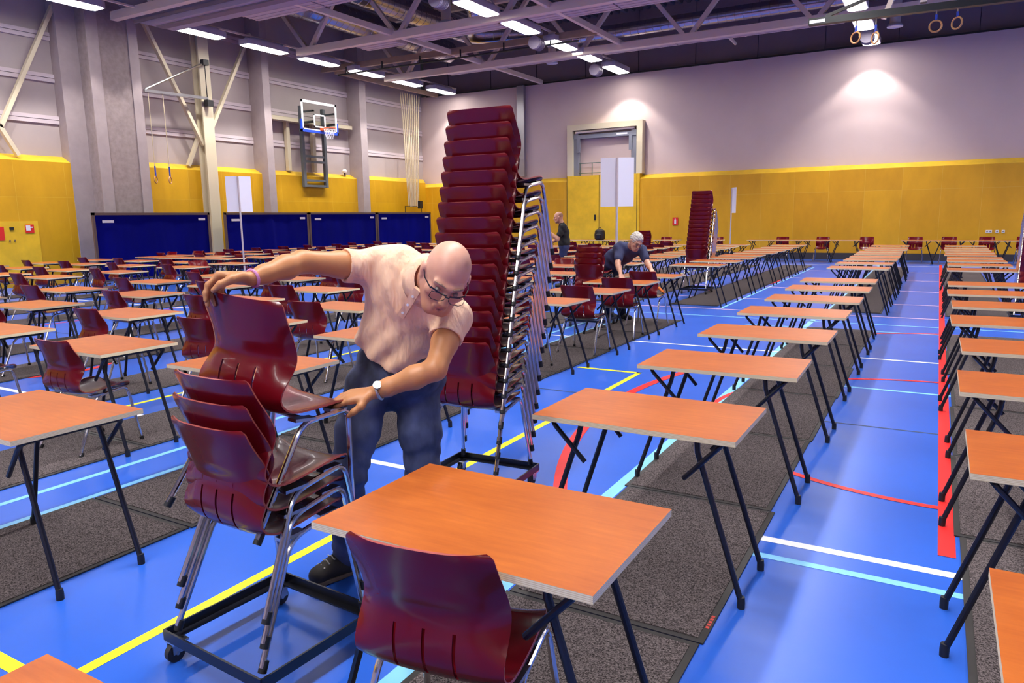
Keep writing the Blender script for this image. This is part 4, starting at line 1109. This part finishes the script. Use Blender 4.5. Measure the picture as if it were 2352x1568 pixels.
    for q in (-1, 1): b.tube([p(q*.014, .104, .030), p(q*.034, .100, .036), p(q*.054, .083, .031)], [.003, .0045, .002], 6)
    b.build('brow', M['brow'], t)
    b = MB(); b.tube([p(-.022, .094, -.066), p(-.008, .102, -.0625), p(.008, .102, -.0625), p(.022, .094, -.066)], [.002, .0042, .0042, .002], 6); b.tube([p(-.019, .094, -.071), p(0, .101, -.074), p(.019, .094, -.071)], [.002, .005, .002], 6)
    b.build('lip', M['lip'], t)
    H = Field([hc[i]-.16 for i in range(3)], [hc[i]+.16 for i in range(3)], .004)
    H.ell(p(0, -.014, .026), ax, (.0800, .1015, .090), .005); H.cut(p(0, 0, .020), (u*.9+f*.35).normalized()); H.cut(p(0, .012, 0), f)
    link('hair', H.mesh('bald_man_hair', M['fringe']), t)
    # -- watch, wristband, belt loops
    dv = (wrL-elL).normalized(); c = elL.lerp(wrL, .90)
    b = MB(); b.torus(c, .0335, .0065, dv, 24, 8); b.lathe([(.017, 0), (.019, .004), (.017, .009)], c+(UP*.6+BK*.8).normalized()*.033, 16, 0, (UP*.6+BK*.8)); b.build('wrist_watch', M['steel'], t)
    dv = (wrR-elR).normalized(); b = MB(); b.torus(elR.lerp(wrR, .97), .031, .0055, dv, 24, 8); b.build('wristband', M['wristband'], t)
    # -- shoes
    for ank, toe, nm in ((ankR, V3(-2.318, 2.155, .0), 'a'), (ankL, V3(-2.02, 2.46, 0), 'b')):
        dr = (toe-V3(ank.x, ank.y, 0)).normalized(); sd = dr.cross(V3(0, 0, 1)); heel = V3(ank.x, ank.y, 0)-dr*.062
        S2 = Field([min(heel[i], toe[i])-.14 for i in range(2)]+[0], [max(heel[i], toe[i])+.14 for i in range(2)]+[.24], .0045)
        toe2 = toe-dr*.05
        S2.chain([heel+dr*.035+V3(0, 0, .05), V3(ank.x, ank.y, .058)+dr*.06, toe2+V3(0, 0, .043)], [.042, .045, .040], .03)
        S2.cone(V3(ank.x, ank.y, .05), V3(ank.x, ank.y, .13)-dr*.005, .045, .047, .03)
        S2.cone(heel.lerp(toe2, .72)+sd*.02+V3(0, 0, .04), toe2+V3(0, 0, .04), .040, .036, .02); S2.cut_below(.012)
        sh = link('shoe', S2.mesh('shoe_'+nm, M['shoe']), t)
        S3 = Field([min(heel[i], toe[i])-.14 for i in range(2)]+[0], [max(heel[i], toe[i])+.14 for i in range(2)]+[.06], .0045)
        S3.chain([heel+dr*.04, heel.lerp(toe2, .6)+sd*.006, toe2+dr*.006], [.047, .051, .046], .02); S3.D = np.maximum(S3.D, S3.ax[2][None, None, :]-.024); S3.cut_below(.004)
        link('sole', S3.mesh('sole_'+nm, M['sole']), sh)
        b = MB()
        for i in range(4):
            q = V3(ank.x, ank.y, .121-.0125*i)+dr*(.052+.026*i); b.tube([q-sd*.026-V3(0, 0, .006), q+V3(0, 0, .004), q+sd*.026-V3(0, 0, .006)], .0028, 5)
            b.lathe([(.004, 0), (.004, .004)], q-sd*.028-V3(0, 0, .006), 8, 0, (0, 0, 1)); b.lathe([(.004, 0), (.004, .004)], q+sd*.028-V3(0, 0, .006), 8, 0, (0, 0, 1))
        b.build('lace', M['lace'], sh)
bald_man()

# ------------------------------------------------------------------ the grey-haired man bending over the chairs
def simple_person(t, J, mats, h, hd, hair, sleeve=(.5, .5), hem_dir=None):
    """J: joints; one surface for the body, clothes as children"""
    allp = [J[k] for k in J if isinstance(J[k], Vector)]
    lo = [min(p[i] for p in allp)-.28 for i in range(3)]; hi = [max(p[i] for p in allp)+.28 for i in range(3)]; lo[2] = -.01
    side = (J['shL']-J['shR']).normalized(); spine = (J['neck']-J['pel']).normalized(); front = side.cross(spine).normalized()
    if front.dot(J['front']) < 0: front = -front
    B = Field(lo, hi, h*.8)
    p = head(B, J['head'], hd, 1.02, J['neck'])
    B.ell(J['chest'], (side, spine, front), (.15, .17, .10), .03); B.ell(J['pel'], (side, spine, front), (.14, .12, .10), .03)
    for s in 'RL':
        B.cone(J['chest'], J['sh'+s], .08, .055, .03); B.chain([J['sh'+s], J['el'+s], J['el'+s].lerp(J['wr'+s], .35), J['wr'+s]], [.052, .042, .042, .028], .02)
        B.chain([J['hip'+s], J['kn'+s], J['an'+s]], [.07, .05, .035], .02)
        dv = (J['wr'+s]-J['el'+s]).normalized(); hand(B, J['wr'+s], dv, J['palm'], J['thumb'], 1.05, (.35, .5, .4), .05, .4)
    link('body', B.mesh('man_body', mats['skin']), t)
    S = Field(lo, hi, h)
    S.ell(J['chest'], (side, spine, front), (.19, .19, .128), .05); S.ell(J['belly'], (side, spine, front), (.172, .17, .135), .05); S.ell(J['pel'].lerp(J['belly'], .35), (side, spine, front), (.175, .13, .135), .04)
    S.cone(J['chest'], J['neck'], .11, .066, .05)
    for s, e in (('R', sleeve[0]), ('L', sleeve[1])): S.cone(J['chest'].lerp(J['sh'+s], .5), J['sh'+s], .10, .072, .04); S.cone(J['sh'+s], J['sh'+s].lerp(J['el'+s], e), .070, .070, .03)
    S.wrinkle(lambda X, Y, Z: .004*np.sin(45*Z+40*X+2*np.sin(17*Y)))
    S.cut(J['pel'].lerp(J['belly'], .12), -spine)
    link('shirt', S.mesh('man_shirt', mats['shirt']), t)
    T = Field(lo, hi, h)
    T.ell(J['pel'], (side, spine, front), (.172, .14, .13), .04)
    for s in 'RL': T.chain([J['hip'+s], J['kn'+s], J['an'+s]], [.10, .078, .066], .03)
    link('trousers', T.mesh('man_trousers', mats['trousers']), t)
    for s in 'RL':
        a = J['an'+s]; dr = Vector((J['front'].x, J['front'].y, 0)).normalized(); f0 = V3(a.x, a.y, 0)
        Q = Field([a.x-.3, a.y-.3, 0], [a.x+.3, a.y+.3, .2], h); Q.chain([f0-dr*.05+V3(0, 0, .045), f0+dr*.08+V3(0, 0, .045), f0+dr*.17+V3(0, 0, .04)], [.042, .046, .04], .03); Q.cone(f0+V3(0, 0, .05), f0+V3(0, 0, .11), .045, .045, .02); Q.cut_below(.006)
        link('shoe', Q.mesh('man_shoe', M['shoe']), t)
    c = J['head']; r, f, u = hd
    H = Field([c[i]-.2 for i in range(3)], [c[i]+.2 for i in range(3)], h*.7)
    hair(H, p, hd); link('hair', H.mesh('man_hair', mats['hair']), t)
    b = MB()
    for q in (-1, 1): b.tube([p(q*.014, .104, .030), p(q*.034, .100, .036), p(q*.054, .083, .031)], [.003, .0045, .002], 6)
    b.build('brow', M['brow'], t)
    b = MB(); b.tube([p(-.022, .094, -.066), p(0, .103, -.064), p(.022, .094, -.066)], [.002, .0045, .002], 6); b.build('lip', M['lip'], t)
    for q in (-1, 1): MB().lathe([(.002, -.0115), (.008, -.008), (.0115, 0), (.008, .008), (.002, .0115)], p(q*.033, .086, .002), 10, 0, f).build('eye', M['eye'], t)
    return p

def grey_man():
    t = person('grey-haired man in navy polo bending over chairs between the desks'); d = 11.2
    J = dict(head=at(1461, 555, d-.42), neck=at(1448, 566, d-.25), chest=at(1432, 580, d-.10), belly=at(1412, 596, d+.05), pel=at(1398, 613, d+.14),
             shR=at(1424, 571, d-.22), shL=at(1474, 574, d-.16), elR=at(1419, 606, d-.36), elL=at(1487, 604, d-.26), wrR=at(1426, 630, d-.50), wrL=at(1496, 619, d-.42), front=BK*.8+RT*.6, palm=-RT*.3-BK, thumb=RT)
    J['hipR'] = at(1389, 622, d+.16); J['hipL'] = at(1409, 620, d+.2); J['knR'] = at(1398, 672, d+.02); J['knL'] = at(1424, 668, d+.1)
    fr = at(1414, 727, d); J['anR'] = V3(-4.55, 10.95, .09); J['anL'] = V3(-4.27, 10.86, .09)
    hd = head_axes(math.radians(42), math.radians(8), math.radians(22))
    def hair(H, p, ax):
        H.ell(p(0, -.022, .040), ax, (.092, .112, .098), .02); H.cut(p(0, .052, .02), (ax[1]*.9-ax[2]*.35).normalized()); H.cut(p(0, -.02, -.06), -ax[2])
        H.wrinkle(lambda X, Y, Z: .011*np.sin(110*X+50*Z)*np.sin(105*Y)*np.sin(100*Z))
    p = simple_person(t, J, dict(skin=M['skin_pale'], shirt=M['navy_shirt'], trousers=M['dark_jeans'], hair=M['grey_hair']), .011, hd, hair, (.62, .62))
    b = MB()
    for q in (-1, 1):
        b.tube([p(q*.008, .124, .008), p(q*.055, .110, .010), p(q*.055, .108, -.014), p(q*.012, .122, -.014)], .002, 5, 0, True, True); b.tube([p(q*.062, .098, .010), p(q*.083, -.010, .006)], .002, 5)
    b.build('spectacles', M['frame_black'], t)
grey_man()

def dark_man():
    t = person('standing man with shaved head in black shirt seen in profile lifting a chair')
    F_ = Vector((-.90, -.43, 0)).normalized(); U = V3(0, 0, 1); R = F_.cross(U); b0 = V3(-7.52, 15.38, 0)
    q = lambda f, r, z: b0+F_*f+R*r+U*z
    J = dict(head=q(.10, 0, 1.615), neck=q(.03, 0, 1.47), chest=q(-.02, 0, 1.27), belly=q(-.03, 0, 1.08), pel=q(-.03, 0, .95), shR=q(0, .185, 1.40), shL=q(.0, -.185, 1.40), elR=q(.10, .23, 1.13), elL=q(.12, -.24, 1.12),
             wrR=q(.30, .20, 1.02), wrL=q(.33, -.20, 1.31), front=F_, palm=-U*.4+F_*.2-R*.3, thumb=U, hipR=q(-.02, .09, .90), hipL=q(-.02, -.09, .90), knR=q(.03, .10, .50), knL=q(.03, -.10, .50), anR=q(-.02, .11, .09), anL=q(-.02, -.11, .09))
    hd = head_axes(math.radians(10), 0, 0, -R, U, F_)
    def hair(H, p, ax):
        H.ell(p(0, -.014, .028), ax, (.080, .102, .093), .005); H.cut(p(0, .03, .05), (ax[1]*.8-ax[2]*.3).normalized()); H.cut(p(0, 0, .0), -ax[2])
    p = simple_person(t, J, dict(skin=M['skin_pale'], shirt=M['black_shirt'], trousers=M['blue_jeans'], hair=M['stubble']), .012, hd, hair, (.6, .6))
    H = Field([J['head'][i]-.2 for i in range(3)], [J['head'][i]+.2 for i in range(3)], .006)
    H.cone(p(-.03, .068, -.10), p(.03, .068, -.10), .024, .024, .02); H.cone(p(-.05, .03, -.08), p(-.03, .07, -.095), .022, .02, .02); H.cone(p(.05, .03, -.08), p(.03, .07, -.095), .022, .02, .02)
    link('beard', H.mesh('beard', M['stubble']), t)
dark_man()

# ================================================================== CAMERA AND LIGHT
cam = bpy.data.cameras.new('camera'); cam.sensor_width = 36; cam.lens = F_PX/2352*36; cam.clip_end = 200; cam.clip_start = .05
co = bpy.data.objects.new('camera', cam); COL.objects.link(co)
mw = Matrix((RT, UP, BK)).transposed().to_4x4(); mw.translation = CAM; co.matrix_world = mw
SC.camera = co
w = bpy.data.worlds.new('world'); SC.world = w; w.use_nodes = True; w.node_tree.nodes['Background'].inputs[0].default_value = (.6, .55, .65, 1); w.node_tree.nodes['Background'].inputs[1].default_value = .02
SC.view_settings.view_transform = 'Standard'; SC.view_settings.look = 'None'; SC.view_settings.gamma = 1; SC.view_settings.exposure = -.12; SC.view_settings.use_curve_mapping = False
SC.cycles.use_denoising = True
SC.cycles.max_bounces = 4; SC.cycles.diffuse_bounces = 3; SC.cycles.glossy_bounces = 3; SC.cycles.transmission_bounces = 4; SC.cycles.transparent_max_bounces = 4; SC.cycles.use_adaptive_sampling = True; SC.cycles.adaptive_threshold = .12; SC.cycles.adaptive_min_samples = 16; SC.cycles.caustics_reflective = False; SC.cycles.caustics_refractive = False; SC.cycles.sample_clamp_indirect = 6
